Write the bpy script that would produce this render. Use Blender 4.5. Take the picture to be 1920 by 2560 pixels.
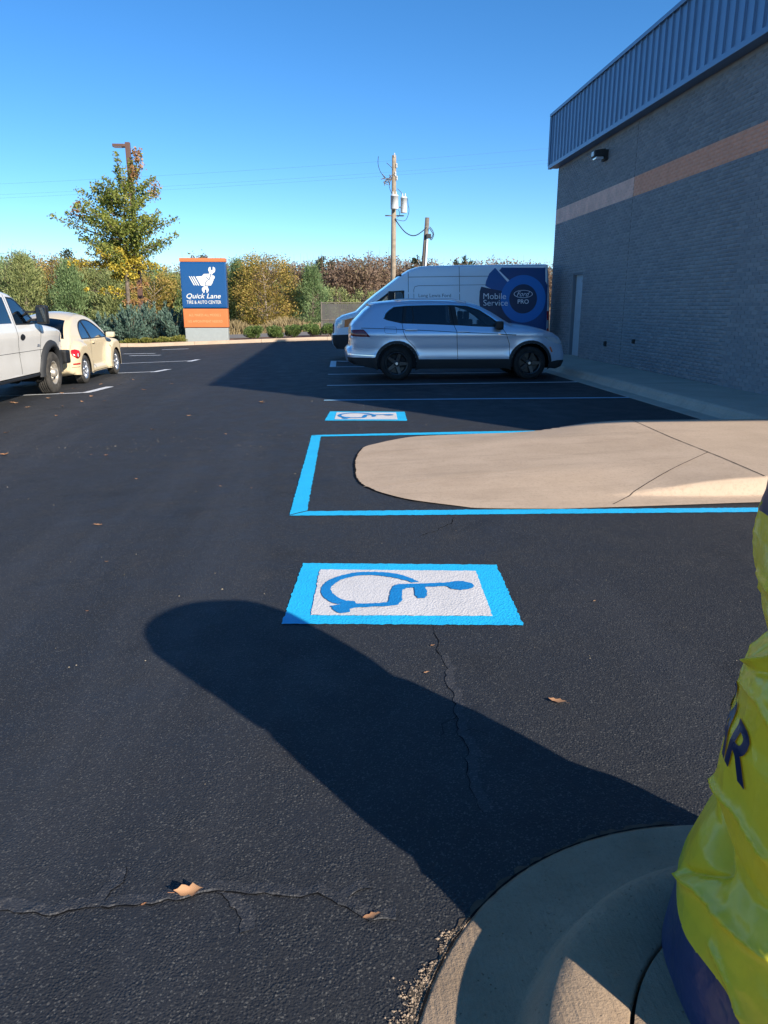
import bpy, bmesh, math, random
import numpy as np
from mathutils import Vector, Matrix
from mathutils.geometry import delaunay_2d_cdt

random.seed(7); rng = np.random.default_rng(7)
for o in list(bpy.data.objects): bpy.data.objects.remove(o)
scene = bpy.context.scene
COL = scene.collection
R = math.radians

# ------------------------------------------------------------------ camera
EYE = 1.5
PITCH = math.atan2(513, 1850); YAW = math.atan2(138, math.hypot(1850, 513))
cd = bpy.data.cameras.new('camera'); cam = bpy.data.objects.new('camera', cd); COL.objects.link(cam)
cd.sensor_fit = 'VERTICAL'; cd.sensor_height = 24; cd.sensor_width = 18
cd.lens = 24 * 1850 / 2560; cd.clip_end = 4000; cd.clip_start = 0.05
cam.location = (0, 0, EYE); cam.rotation_euler = (math.pi/2 - PITCH, 0, -YAW)
scene.camera = cam

# ------------------------------------------------------------------ light
SUN_AZ = math.atan2(0.60, -0.80)          # clockwise from +Y
SUN_EL = R(24.7)
w = bpy.data.worlds.new('World'); scene.world = w; w.use_nodes = True
nt = w.node_tree; nt.nodes.clear()
sky = nt.nodes.new('ShaderNodeTexSky'); sky.sky_type = 'NISHITA'; sky.sun_disc = False
sky.sun_elevation = SUN_EL; sky.sun_rotation = SUN_AZ
sky.altitude = 200; sky.air_density = 0.78; sky.dust_density = 0.0; sky.ozone_density = 4.2
bg = nt.nodes.new('ShaderNodeBackground'); bg.inputs[1].default_value = 0.113
wo = nt.nodes.new('ShaderNodeOutputWorld')
hsv = nt.nodes.new('ShaderNodeHueSaturation'); hsv.inputs['Saturation'].default_value = 1.2
nt.links.new(sky.outputs[0], hsv.inputs['Color']); nt.links.new(hsv.outputs[0], bg.inputs[0]); nt.links.new(bg.outputs[0], wo.inputs[0])
sd = bpy.data.lights.new('sun', 'SUN'); sd.energy = 5.0; sd.angle = R(0.53); sd.color = (1.0, 0.93, 0.82)
sun = bpy.data.objects.new('sun', sd); COL.objects.link(sun)
sdir = Vector((math.sin(SUN_AZ)*math.cos(SUN_EL), math.cos(SUN_AZ)*math.cos(SUN_EL), math.sin(SUN_EL)))
sun.rotation_euler = sdir.to_track_quat('Z', 'Y').to_euler(); sun.location = sdir * 60
vs = scene.view_settings
vs.view_transform = 'Standard'; vs.look = 'None'; vs.gamma = 1.0; vs.use_curve_mapping = False
vs.exposure = 0.75

# ------------------------------------------------------------------ survey helpers: a sight line of the photo cut with a known plane
_cp, _sp, _cy, _sy = math.cos(PITCH), math.sin(PITCH), math.cos(YAW), math.sin(YAW)
def ray(u, v):
    a, b, c = (u-960)/1850, 1.0, -(v-1280)/1850
    b, c = _cp*b + _sp*c, -_sp*b + _cp*c
    return (_cy*a + _sy*b, -_sy*a + _cy*b, c)
def onY(u, v, Y):
    d = ray(u, v); t = Y/d[1]; return (d[0]*t, EYE + d[2]*t)
def gz(x):
    return -0.034*min(max(0.0, -x-0.45), 8.0)
def G(u, v, zz=0.0):
    d = ray(u, v); z = zz
    for _ in range(12):
        t = (z-EYE)/d[2]; z = gz(d[0]*t) + zz
    return (d[0]*t, d[1]*t, z)
def project(p):
    x, y, z = p[0], p[1], p[2]-EYE
    x, y = _cy*x - _sy*y, _sy*x + _cy*y
    y, z = _cp*y - _sp*z, _sp*y + _cp*z
    return 960+1850*x/y, 1280-1850*z/y

# ------------------------------------------------------------------ object helpers
def tag(o, label=None, cat=None, group=None, kind=None):
    if label: o['label'] = label
    if cat: o['category'] = cat
    if group: o['group'] = group
    if kind: o['kind'] = kind
    return o
def mesh_obj(name, verts, faces, mat=None, parent=None, smooth=False):
    me = bpy.data.meshes.new(name)
    me.from_pydata([tuple(map(float, v)) for v in verts], [], [tuple(int(i) for i in f) for f in faces])
    if mat: me.materials.append(mat)
    if smooth: me.polygons.foreach_set('use_smooth', [True]*len(me.polygons))
    me.update()
    o = bpy.data.objects.new(name, me); COL.objects.link(o)
    if parent: o.parent = parent
    return o
def np_mesh(name, V, F, mat=None, parent=None, smooth=False):
    """V (n,3) array, F (m,k) array of equal-sided faces"""
    V = np.asarray(V, dtype=np.float32); F = np.asarray(F, dtype=np.int32)
    me = bpy.data.meshes.new(name); k = F.shape[1]
    me.vertices.add(len(V)); me.vertices.foreach_set('co', V.ravel())
    me.loops.add(F.size); me.loops.foreach_set('vertex_index', F.ravel())
    me.polygons.add(len(F)); me.polygons.foreach_set('loop_start', np.arange(0, F.size, k, dtype=np.int32))
    me.polygons.foreach_set('loop_total', np.full(len(F), k, dtype=np.int32))
    if smooth: me.polygons.foreach_set('use_smooth', np.ones(len(F), dtype=bool))
    if mat: me.materials.append(mat)
    me.update(calc_edges=True); me.validate()
    o = bpy.data.objects.new(name, me); COL.objects.link(o)
    if parent: o.parent = parent
    return o
def empty(name, loc, rz=0.0, label=None, cat=None, group=None):
    o = bpy.data.objects.new(name, None); COL.objects.link(o)
    o.location = loc; o.rotation_euler = (0, 0, rz)
    tag(o, label, cat, group); o.empty_display_size = 0.2
    return o
class MB:
    """collects simple solids into one mesh"""
    def __init__(s): s.v = []; s.f = []
    def add(s, V, F):
        n = len(s.v); s.v += [tuple(p) for p in V]; s.f += [tuple(i+n for i in f) for f in F]; return s
    def box(s, x0, x1, y0, y1, z0, z1, bev=0.0):
        if bev <= 0:
            V = [(x, y, z) for z in (z0, z1) for y in (y0, y1) for x in (x0, x1)]
            return s.add(V, [(0,2,3,1),(4,5,7,6),(0,1,5,4),(2,6,7,3),(0,4,6,2),(1,3,7,5)])
        b = min(bev, (x1-x0)*.45, (y1-y0)*.45, (z1-z0)*.45)
        bm = bmesh.new()
        r = bmesh.ops.create_cube(bm, size=1)
        for v in bm.verts: v.co = ((x0+x1)/2+v.co.x*(x1-x0), (y0+y1)/2+v.co.y*(y1-y0), (z0+z1)/2+v.co.z*(z1-z0))
        bmesh.ops.bevel(bm, geom=bm.edges[:], offset=b, segments=2, profile=.7, affect='EDGES')
        bm.verts.index_update()
        s.add([v.co.copy() for v in bm.verts], [[v.index for v in f.verts] for f in bm.faces]); bm.free()
        return s
    def tube(s, pts, r, n=8, cap=True):
        pts = [Vector(p) for p in pts]
        rs = r if isinstance(r, (list, tuple)) else [r]*len(pts)
        base = len(s.v); prev = None
        for i, p in enumerate(pts):
            t = (pts[min(i+1, len(pts)-1)] - pts[max(i-1, 0)]).normalized()
            if prev is None:
                a = t.orthogonal().normalized()
            else:
                a = (prev - t*prev.dot(t)).normalized()
            prev = a; b = t.cross(a)
            for k in range(n):
                q = 2*math.pi*k/n
                s.v.append(tuple(p + (a*math.cos(q) + b*math.sin(q))*rs[i]))
        for i in range(len(pts)-1):
            for k in range(n):
                k2 = (k+1) % n
                s.f.append((base+i*n+k, base+i*n+k2, base+(i+1)*n+k2, base+(i+1)*n+k))
        if cap:
            s.f.append(tuple(base+k for k in range(n))[::-1]); e = base+(len(pts)-1)*n
            s.f.append(tuple(e+k for k in range(n)))
        return s
    def lathe(s, prof, n=32, M=None, closed=False):
        """prof: (radius, height) about local Z"""
        base = len(s.v); M = M or Matrix.Identity(4)
        for (r, h) in prof:
            for k in range(n):
                q = 2*math.pi*k/n
                s.v.append(tuple(M @ Vector((r*math.cos(q), r*math.sin(q), h))))
        m = len(prof)
        for i in range(m if closed else m-1):
            j = (i+1) % m
            for k in range(n):
                k2 = (k+1) % n
                s.f.append((base+i*n+k, base+i*n+k2, base+j*n+k2, base+j*n+k))
        return s
    def build(s, name, mat=None, parent=None, smooth=False):
        return mesh_obj(name, s.v, s.f, mat, parent, smooth)
def pip(pt, poly):
    x, y = pt; c = False; n = len(poly)
    for i in range(n):
        x0, y0 = poly[i]; x1, y1 = poly[i-1]
        if (y0 > y) != (y1 > y) and x < (x1-x0)*(y-y0)/(y1-y0)+x0: c = not c
    return c
def dens(pl, step, closed=False):
    out = []; n = len(pl)
    for i in range(n if closed else n-1):
        a, b = pl[i], pl[(i+1) % n]
        k = max(1, int(math.ceil(math.hypot(b[0]-a[0], b[1]-a[1])/step)))
        for j in range(k): out.append((a[0]+(b[0]-a[0])*j/k, a[1]+(b[1]-a[1])*j/k))
    if not closed: out.append(tuple(pl[-1]))
    return out
def spline(pts, n=8, closed=False):
    """Catmull-Rom through 2D points"""
    out = []; m = len(pts)
    for i in range(m if closed else m-1):
        p1, p2 = pts[i], pts[(i+1) % m]
        p0 = pts[i-1] if (closed or i > 0) else p1
        p3 = pts[(i+2) % m] if (closed or i+2 < m) else p2
        for j in range(n):
            t = j/n
            out.append(tuple(0.5*((2*p1[k]) + (-p0[k]+p2[k])*t + (2*p0[k]-5*p1[k]+4*p2[k]-p3[k])*t*t + (-p0[k]+3*p1[k]-3*p2[k]+p3[k])*t**3) for k in range(len(p1))))
    if not closed: out.append(tuple(pts[-1]))
    return out
def cdt(polys, pts=()):
    """triangulate labelled polygons; returns verts, [(tri, set(labels))]"""
    V = []; F = []
    for p in polys:
        if sum(p[i-1][0]*p[i][1]-p[i][0]*p[i-1][1] for i in range(len(p))) < 0: p = p[::-1]
        F.append(list(range(len(V), len(V)+len(p)))); V += [Vector((a, b)) for a, b in p]
    V += [Vector(p) for p in pts]
    v, e, f, ov, oe, of = delaunay_2d_cdt(V, [], F, 1, 1e-5)
    return [(p.x, p.y) for p in v], [(t, set(k)) for t, k in zip(f, of) if len(k)]
def flat_poly(name, poly, z, mat, parent=None, thick=0.0, zf=None, step=None):
    """sheet over an (x,y) outline at height z (or zf(x,y)+z)"""
    pts = []
    if step:
        xs = [p[0] for p in poly]; ys = [p[1] for p in poly]
        for a in np.arange(min(xs)+step/2, max(xs), step):
            for b in np.arange(min(ys)+step/2, max(ys), step):
                if pip((a, b), poly): pts.append((a+rng.uniform(-.1, .1)*step, b+rng.uniform(-.1, .1)*step))
    v, t = cdt([poly], pts)
    V = [(a, b, z + (zf(a, b) if zf else 0)) for a, b in v]; F = []
    for tri, k in t:
        a, b, c = [v[i] for i in tri]
        F.append(tri if (b[0]-a[0])*(c[1]-a[1])-(b[1]-a[1])*(c[0]-a[0]) > 0 else tri[::-1])
    return mesh_obj(name, V, F, mat, parent)
def text_mesh(body, size, bold=0.0, shear=0.0, spacing=1.0):
    """letters as flat triangles centred on the origin: verts (x,y), tris, width"""
    cu = bpy.data.curves.new('t', 'FONT'); cu.body = body; cu.size = size; cu.offset = bold*size
    cu.shear = 0.0
    cu.space_character = spacing; cu.align_x = 'LEFT'; cu.resolution_u = 4; cu.fill_mode = 'FRONT'
    o = bpy.data.objects.new('t', cu); COL.objects.link(o)
    dg = bpy.context.evaluated_depsgraph_get(); dg.update()
    me = bpy.data.meshes.new_from_object(o.evaluated_get(dg))
    me.calc_loop_triangles()
    V = np.array([v.co[:2] for v in me.vertices]); T = [tuple(t.vertices) for t in me.loop_triangles]
    V[:, 0] += V[:, 1]*shear
    bpy.data.objects.remove(o); bpy.data.curves.remove(cu); bpy.data.meshes.remove(me)
    mn, mx = V.min(0), V.max(0)
    return V-(mn+mx)/2, T, (mx-mn)
def fit_text(body, width, height, **k):
    V, T, s = text_mesh(body, 1.0, **k)
    return V*np.array([width/s[0], height/s[1]]), T

# ------------------------------------------------------------------ materials
def new_mat(name):
    m = bpy.data.materials.new(name); m.use_nodes = True
    return m, m.node_tree, m.node_tree.nodes['Principled BSDF']
def N(t, kind, **k):
    n = t.nodes.new(kind)
    for a, b in k.items():
        if a.startswith('i_'):
            key = a[2:]; n.inputs[int(key) if key.isdigit() else key.replace('_', ' ')].default_value = b
        else: setattr(n, a, b)
    return n
def ramp(t, fac, stops):
    r = t.nodes.new('ShaderNodeValToRGB'); e = r.color_ramp.elements
    e[0].position, e[0].color = stops[0][0], (*stops[0][1], 1); e[1].position, e[1].color = stops[-1][0], (*stops[-1][1], 1)
    for p, c in stops[1:-1]:
        q = e.new(p); q.color = (*c, 1)
    t.links.new(fac, r.inputs[0]); return r
def texcoord(t, scale=None):
    c = t.nodes.new('ShaderNodeNewGeometry').outputs['Position']
    if scale:
        mp = N(t, 'ShaderNodeMapping'); mp.inputs['Scale'].default_value = scale; t.links.new(c, mp.inputs[0]); c = mp.outputs[0]
    return c
def noise(t, scale, detail=3, rough=.55, co=None, stretch=None):
    n = N(t, 'ShaderNodeTexNoise'); n.inputs['Scale'].default_value = scale; n.inputs['Detail'].default_value = detail
    n.inputs['Roughness'].default_value = rough
    t.links.new(co if co is not None else texcoord(t, stretch), n.inputs['Vector']); return n.outputs['Fac']
def bump(t, bs, height, dist, strength=1.0, chain=None):
    b = N(t, 'ShaderNodeBump'); b.inputs['Distance'].default_value = dist; b.inputs['Strength'].default_value = strength
    t.links.new(height, b.inputs['Height'])
    if chain: t.links.new(chain.outputs[0], b.inputs['Normal'])
    if bs: t.links.new(b.outputs[0], bs.inputs['Normal'])
    return b
def mixc(t, fac, a, b, mode='MIX'):
    m = N(t, 'ShaderNodeMix', data_type='RGBA', blend_type=mode)
    if isinstance(fac, float): m.inputs[0].default_value = fac
    else: t.links.new(fac, m.inputs[0])
    for i, c in ((6, a), (7, b)):
        if isinstance(c, (tuple, list)): m.inputs[i].default_value = (*c, 1)
        else: t.links.new(c, m.inputs[i])
    return m.outputs[2]
def math_n(t, op, a, b=0.0, clamp=False):
    m = N(t, 'ShaderNodeMath', operation=op, use_clamp=clamp)
    for i, c in ((0, a), (1, b)):
        if isinstance(c, (int, float)): m.inputs[i].default_value = c
        else: t.links.new(c, m.inputs[i])
    return m.outputs[0]
def simple(name, col, rough=.5, metal=0.0, spec=.5, coat=0.0, var=0.0, vscale=8.0, bmp=0.0, bscale=60.0, emit=None):
    m, t, b = new_mat(name)
    b.inputs['Roughness'].default_value = rough; b.inputs['Metallic'].default_value = metal
    b.inputs['Specular IOR Level'].default_value = spec; b.inputs['Coat Weight'].default_value = coat
    b.inputs['Coat Roughness'].default_value = .06
    if var > 0:
        r = ramp(t, noise(t, vscale, 4), [(.3, tuple(c*(1-var) for c in col)), (.7, tuple(min(1, c*(1+var)) for c in col))])
        t.links.new(r.outputs[0], b.inputs['Base Color'])
    else: b.inputs['Base Color'].default_value = (*col, 1)
    if bmp > 0: bump(t, b, noise(t, bscale, 3), bmp)
    return m
def paintwork(name, col, metal=0.0, rough=.32, dirt=.12):
    m, t, b = new_mat(name)
    f = noise(t, 2.2, 5, .6)
    t.links.new(mixc(t, math_n(t, 'MULTIPLY', ramp(t, f, [(.42, (0, 0, 0)), (.75, (1, 1, 1))]).outputs[0], dirt), col, (.20, .17, .13)), b.inputs['Base Color'])
    b.inputs['Metallic'].default_value = metal; b.inputs['Coat Weight'].default_value = .8; b.inputs['Coat Roughness'].default_value = .05
    t.links.new(math_n(t, 'ADD', math_n(t, 'MULTIPLY', f, .12), rough-.06), b.inputs['Roughness'])
    return m
def glass(name, tint, gloss=1.0):
    m = bpy.data.materials.new(name); m.use_nodes = True; t = m.node_tree; t.nodes.clear()
    out = N(t, 'ShaderNodeOutputMaterial'); mx = N(t, 'ShaderNodeMixShader')
    tr = N(t, 'ShaderNodeBsdfTransparent'); tr.inputs[0].default_value = (*tint, 1)
    gl = N(t, 'ShaderNodeBsdfGlossy'); gl.inputs['Roughness'].default_value = .02; gl.inputs[0].default_value = (.95, .97, 1, 1)
    lw = N(t, 'ShaderNodeFresnel'); lw.inputs[0].default_value = 1.5
    t.links.new(math_n(t, 'MULTIPLY', lw.outputs[0], gloss, True), mx.inputs[0])
    t.links.new(tr.outputs[0], mx.inputs[1]); t.links.new(gl.outputs[0], mx.inputs[2]); t.links.new(mx.outputs[0], out.inputs[0])
    return m
def isl_rand(t):
    g = t.nodes.new('ShaderNodeNewGeometry').outputs['Random Per Island']
    o = t.nodes.new('ShaderNodeObjectInfo').outputs['Random']
    return math_n(t, 'FRACT', math_n(t, 'ADD', g, o))
def foliage(name, stops, rough=.6, transl=.25, vscale=None, wi=.55, wn=.55):
    m, t, b = new_mat(name)
    f = isl_rand(t)
    if vscale:
        f = math_n(t, 'ADD', math_n(t, 'MULTIPLY', f, wi), math_n(t, 'MULTIPLY', noise(t, vscale, 2), wn), True)
    r = ramp(t, f, stops)
    t.links.new(r.outputs[0], b.inputs['Base Color']); b.inputs['Roughness'].default_value = rough
    b.inputs['Specular IOR Level'].default_value = .3
    out = t.nodes['Material Output']; tl = N(t, 'ShaderNodeBsdfTranslucent'); mx = N(t, 'ShaderNodeMixShader'); mx.inputs[0].default_value = transl
    t.links.new(r.outputs[0], tl.inputs[0]); t.links.new(b.outputs[0], mx.inputs[1]); t.links.new(tl.outputs[0], mx.inputs[2])
    t.links.new(mx.outputs[0], out.inputs[0])
    return m
def asphalt_mat(name, c0, c1, spk):
    m, t, b = new_mat(name)
    co = texcoord(t)
    big = noise(t, .35, 4, .6, co); mid = noise(t, 3.0, 4, .6, co)
    col = mixc(t, big, c0, c1)
    col = mixc(t, math_n(t, 'MULTIPLY', ramp(t, mid, [(.62, (0, 0, 0)), (.78, (1, 1, 1))]).outputs[0], .35), col, (.062, .055, .050))
    lane = noise(t, 1.0, 4, .62, None, (1.1, .10, 1)); sw = noise(t, 1.3, 5, .7, co)
    col = mixc(t, math_n(t, 'MULTIPLY', ramp(t, lane, [(.52, (0, 0, 0)), (.72, (1, 1, 1))]).outputs[0], .55), col, tuple(c*1.9 for c in c1))
    col = mixc(t, math_n(t, 'MULTIPLY', ramp(t, sw, [(.30, (1, 1, 1)), (.44, (0, 0, 0))]).outputs[0], .6), col, tuple(c*.55 for c in c0))
    oil = N(t, 'ShaderNodeTexVoronoi'); oil.inputs['Scale'].default_value = .42; oil.inputs['Randomness'].default_value = 1.0; t.links.new(co, oil.inputs['Vector'])
    of = ramp(t, math_n(t, 'ADD', oil.outputs['Distance'], math_n(t, 'MULTIPLY', noise(t, 9, 4, .7, co), .18)), [(.15, (1, 1, 1)), (.24, (0, 0, 0))])
    col = mixc(t, math_n(t, 'MULTIPLY', of.outputs[0], .55), col, tuple(c*.45 for c in c0))
    vor = N(t, 'ShaderNodeTexVoronoi'); vor.inputs['Scale'].default_value = 230; t.links.new(co, vor.inputs['Vector'])
    sp = ramp(t, N(t, 'ShaderNodeSeparateColor').outputs[0], [(.86, (0, 0, 0)), (.97, (1, 1, 1))])
    t.links.new(vor.outputs['Color'], sp.inputs[0].links[0].from_node.inputs[0])
    col = mixc(t, math_n(t, 'MULTIPLY', sp.outputs[0], .8), col, spk)
    t.links.new(col, b.inputs['Base Color'])
    t.links.new(ramp(t, mid, [(.3, (.62,)*3), (.7, (.80,)*3)]).outputs[0], b.inputs['Roughness']); b.inputs['Specular IOR Level'].default_value = .36
    v2 = N(t, 'ShaderNodeTexVoronoi', feature='SMOOTH_F1'); v2.inputs['Scale'].default_value = 150; v2.inputs['Smoothness'].default_value = .6
    t.links.new(co, v2.inputs['Vector'])
    hs = math_n(t, 'MULTIPLY', v2.outputs['Distance'], ramp(t, noise(t, 9, 2, .5, co), [(.3, (.35,)*3), (.7, (1,)*3)]).outputs[0])
    b1 = bump(t, None, hs, .0038, 1.0)
    b2 = bump(t, None, noise(t, 28, 4, .6, co), .0025, 1.0, b1)
    bump(t, b, noise(t, 260, 2, .5, co), .0013, 1.0, b2)
    return m
def concrete_mat(name, c0, c1, stain, scale=1.0, brush=None):
    m, t, b = new_mat(name)
    co = texcoord(t)
    col = mixc(t, ramp(t, noise(t, 1.6*scale, 5, .65, co), [(.32, (0, 0, 0)), (.7, (1, 1, 1))]).outputs[0], c0, c1)
    col = mixc(t, ramp(t, noise(t, 7*scale, 5, .7, co), [(.60, (0, 0, 0)), (.80, (.55,)*3)]).outputs[0], col, stain)
    col = mixc(t, math_n(t, 'MULTIPLY', ramp(t, noise(t, 38*scale, 4, .75, co), [(.50, (0, 0, 0)), (.66, (1, 1, 1))]).outputs[0], .42), col, tuple(c*.72 for c in c0))
    col = mixc(t, math_n(t, 'MULTIPLY', ramp(t, noise(t, .8, 5, .7, None, (.5, 3.0, 1)), [(.52, (0, 0, 0)), (.70, (1, 1, 1))]).outputs[0], .40), col, tuple(c*.66 for c in c0))
    vor = N(t, 'ShaderNodeTexVoronoi'); vor.inputs['Scale'].default_value = 70; t.links.new(co, vor.inputs['Vector'])
    pit = ramp(t, vor.outputs['Distance'], [(.07, (1, 1, 1)), (.16, (0, 0, 0))])
    pf = math_n(t, 'MULTIPLY', pit.outputs[0], ramp(t, noise(t, 25, 2, .5, co), [(.5, (0, 0, 0)), (.62, (1, 1, 1))]).outputs[0])
    col = mixc(t, math_n(t, 'MULTIPLY', pf, .55), col, tuple(c*.35 for c in c0))
    t.links.new(col, b.inputs['Base Color']); b.inputs['Roughness'].default_value = .88; b.inputs['Specular IOR Level'].default_value = .25
    b1 = bump(t, None, noise(t, 110, 4, .75, co), .0036, 1.0)
    if brush:
        b1 = bump(t, None, noise(t, 1.0, 2, .5, None, brush), .0025, 1.0, b1)
    bump(t, b, math_n(t, 'SUBTRACT', 1.0, pf), .004, 1.0, b1)
    return m
def road_paint(name, col, wear):
    m, t, b = new_mat(name); co = texcoord(t)
    f = ramp(t, noise(t, 45, 5, .7, co), [(.62, (0, 0, 0)), (.80, (1, 1, 1))])
    c = mixc(t, ramp(t, noise(t, 4, 5, .7, co), [(.35, (0, 0, 0)), (.75, (.5,)*3)]).outputs[0], col, tuple(x*.70 for x in col))
    t.links.new(mixc(t, math_n(t, 'MULTIPLY', f.outputs[0], wear), c, (.05, .05, .055)), b.inputs['Base Color'])
    b.inputs['Roughness'].default_value = .55; b.inputs['Specular IOR Level'].default_value = .35
    v2 = N(t, 'ShaderNodeTexVoronoi', feature='SMOOTH_F1'); v2.inputs['Scale'].default_value = 95; v2.inputs['Smoothness'].default_value = .8
    t.links.new(co, v2.inputs['Vector'])
    b1 = bump(t, None, v2.outputs['Distance'], .0026, 1.0)
    bump(t, b, noise(t, 30, 4, .6, co), .002, 1.0, b1)
    return m
M = {}
M['asphalt'] = asphalt_mat('sealed_asphalt', (.0195, .0202, .0230), (.0270, .0278, .0308), (.10, .096, .088))
M['road'] = simple('old_road', (.20, .18, .165), .9, var=.15, vscale=2)
M['crack'] = simple('crack', (.006, .006, .007), .95, spec=.1)
M['lip'] = asphalt_mat('crack_lip', (.03, .0305, .034), (.042, .0425, .046), (.12, .11, .10))
M['ramp'] = concrete_mat('tan_concrete', (.47, .345, .24), (.57, .425, .303), (.36, .262, .18))
M['walk'] = concrete_mat('walk_concrete', (.44, .37, .295), (.53, .45, .36), (.27, .23, .18))
M['curb'] = concrete_mat('grey_concrete', (.32, .225, .145), (.42, .30, .20), (.17, .125, .085), 3.0, (90, 6, 6))
M['joint'] = simple('joint', (.05, .04, .032), .95, spec=.1)
M['score'] = simple('score', (.55, .43, .31), .9, spec=.1)
M['blue_paint'] = road_paint('blue_paint', (.022, .50, .83), .25)
M['sym_blue'] = road_paint('symbol_blue', (.010, .23, .55), .2)
M['white_paint'] = road_paint('white_paint', (.72, .675, .64), .22)
M['line_white'] = road_paint('line_white', (.74, .75, .76), .5)
M['line_blue'] = road_paint('line_lightblue', (.28, .52, .70), .5)
M['mulch'] = simple('mulch', (.20, .075, .045), .95, var=.5, vscale=30, bmp=.03, bscale=25)
M['soil'] = simple('dry_grass_soil', (.14, .115, .06), .95, var=.4, vscale=.8, bmp=.02, bscale=6)
M['gravel'] = simple('exposed_stone', (.30, .22, .15), .9, var=.5, vscale=60)
M['dirt'] = concrete_mat('crumbled_edge', (.06, .048, .036), (.13, .095, .065), (.03, .027, .025), 8.0)
M['steel'] = simple('galvanised', (.45, .46, .47), .45, .7, var=.15)
M['black_plastic'] = simple('black_plastic', (.012, .012, .013), .5, spec=.4)
M['dark_plastic'] = simple('dark_plastic', (.028, .029, .031), .6, spec=.35)
M['rubber'] = simple('tyre_rubber', (.020, .0195, .019), .82, spec=.3, var=.35, vscale=12)
M['dusty_rubber'] = simple('dusty_tyre_rubber', (.055, .05, .044), .88, spec=.25, var=.4, vscale=9)
M['interior'] = simple('interior_cloth', (.03, .03, .032), .9, spec=.2)
M['tan_interior'] = simple('interior_tan', (.25, .20, .14), .9, spec=.2)
M['chrome'] = simple('chrome', (.80, .81, .83), .12, 1.0)
M['alloy'] = simple('alloy', (.62, .63, .65), .28, .9)
M['dark_alloy'] = simple('dark_alloy', (.05, .052, .056), .35, .7)
M['rust_steel'] = simple('dusty_steel', (.47, .42, .35), .5, .55, var=.35, vscale=14)
M['under'] = simple('underbody', (.01, .01, .01), .95, spec=.1)
M['seam'] = simple('panel_gap', (.012, .012, .013), .9, spec=.1)
M['glass_dark'] = glass('privacy_glass', (.045, .05, .055), 1.3)
M['glass_clear'] = glass('clear_glass', (.62, .70, .72), 1.2)
M['glass_mid'] = glass('tinted_glass', (.22, .27, .30), 1.6)
M['red_lens'] = simple('red_lens', (.45, .012, .015), .12, coat=1)
M['dark_red_lens'] = simple('dark_red_lens', (.16, .012, .018), .12, coat=1)
M['amber_lens'] = simple('amber_lens', (.75, .16, .03), .15, coat=1)
M['clear_lens'] = simple('clear_lens', (.55, .60, .65), .08, .3, coat=1)
M['silver'] = paintwork('silver_paint', (.50, .61, .76), .5, .30, .05)
M['van_white'] = paintwork('white_paintwork', (.82, .88, .93), 0, .34, .04)
M['truck_white'] = paintwork('truck_white', (.68, .655, .61), 0, .36, .14)
M['cream'] = paintwork('cream_paintwork', (.70, .57, .36), 0, .34, .06)
# ================================================================== GROUND
def strip_sheet(name, xs, ys, dz, mat, kind='structure'):
    V = [(x, y, gz(x)+dz) for y in ys for x in xs]; n = len(xs)
    F = [(j*n+i, j*n+i+1, (j+1)*n+i+1, (j+1)*n+i) for j in range(len(ys)-1) for i in range(n-1)]
    o = mesh_obj(name, V, F, mat); o['kind'] = kind; return o
strip_sheet('ground', [-1800, -200, -60, -8.45, -.45, 60, 200, 1800], [-600, -60, -20, 36, 60, 120, 400, 2500], -.06, M['soil'])
lot = strip_sheet('parking_lot', [-40, -14, -8.45, -.45, 5.4, 12, 40], [-22, -6, 0, 6, 12, 24, 35.52], 0.0, M['asphalt'])
lot['label'] = 'dark freshly sealed asphalt parking lot'
strip_sheet('road', [-160, -40, -8.45, -.45, 40, 160], [43.0, 49.5], -.02, M['road'])
strip_sheet('mulch_bed', [-30, -8.45, -.45, 6, 9], [35.62, 36.2, 37.2, 38.6], .11, M['mulch'])
strip_sheet('dirt_verge', [-60, -8.45, -.45, 40], [38.55, 43.02], -.012, M['soil'])

def px(lst, ox, oy, k): return [(ox+a*k, oy+b*k) for a, b in lst]
def gpoly(lst, zz=0.0): return [G(u, v, zz)[:2] for u, v in lst]
def rough_edge(poly, amp=.006, step=.03, closed=True):
    out = []
    for p in dens(poly, step, closed): out.append((p[0]+rng.normal(0, amp), p[1]+rng.normal(0, amp)))
    return out
gzf = lambda a, b: gz(a)

# ------- the two accessible-stall emblems (parts of the lot)
K = .39783; EM = lambda l: gpoly(px(l, 680, 1380, K))
em_out = EM([(195, 73), (1410, 83), (1580, 463), (60, 455)])
em_in = EM([(302, 117), (1280, 125), (1385, 410), (243, 405)])
em_wheel = EM(spline([(925, 200), (870, 175), (800, 152), (700, 138), (560, 137), (470, 150), (395, 172), (340, 200), (312, 235), (310, 270), (340, 310), (390, 335), (440, 340)], 4)
              + spline([(500, 330), (430, 305), (385, 275), (370, 240), (390, 215), (440, 185), (540, 160), (650, 158), (760, 172), (840, 190), (880, 203)], 4))
em_body = EM([(365, 350), (440, 340), (475, 318), (520, 322), (530, 338), (640, 335), (730, 328), (745, 260), (765, 222), (800, 213), (900, 212), (1100, 203), (1150, 195), (1200, 195), (1255, 208), (1272, 228), (1250, 243), (1190, 252), (1130, 245), (1095, 226), (960, 232), (975, 260), (975, 285), (955, 303), (915, 303), (900, 285), (895, 235), (850, 238), (820, 250), (815, 320), (790, 345), (740, 352), (530, 362), (490, 372), (490, 390), (430, 398), (395, 385)])
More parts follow.
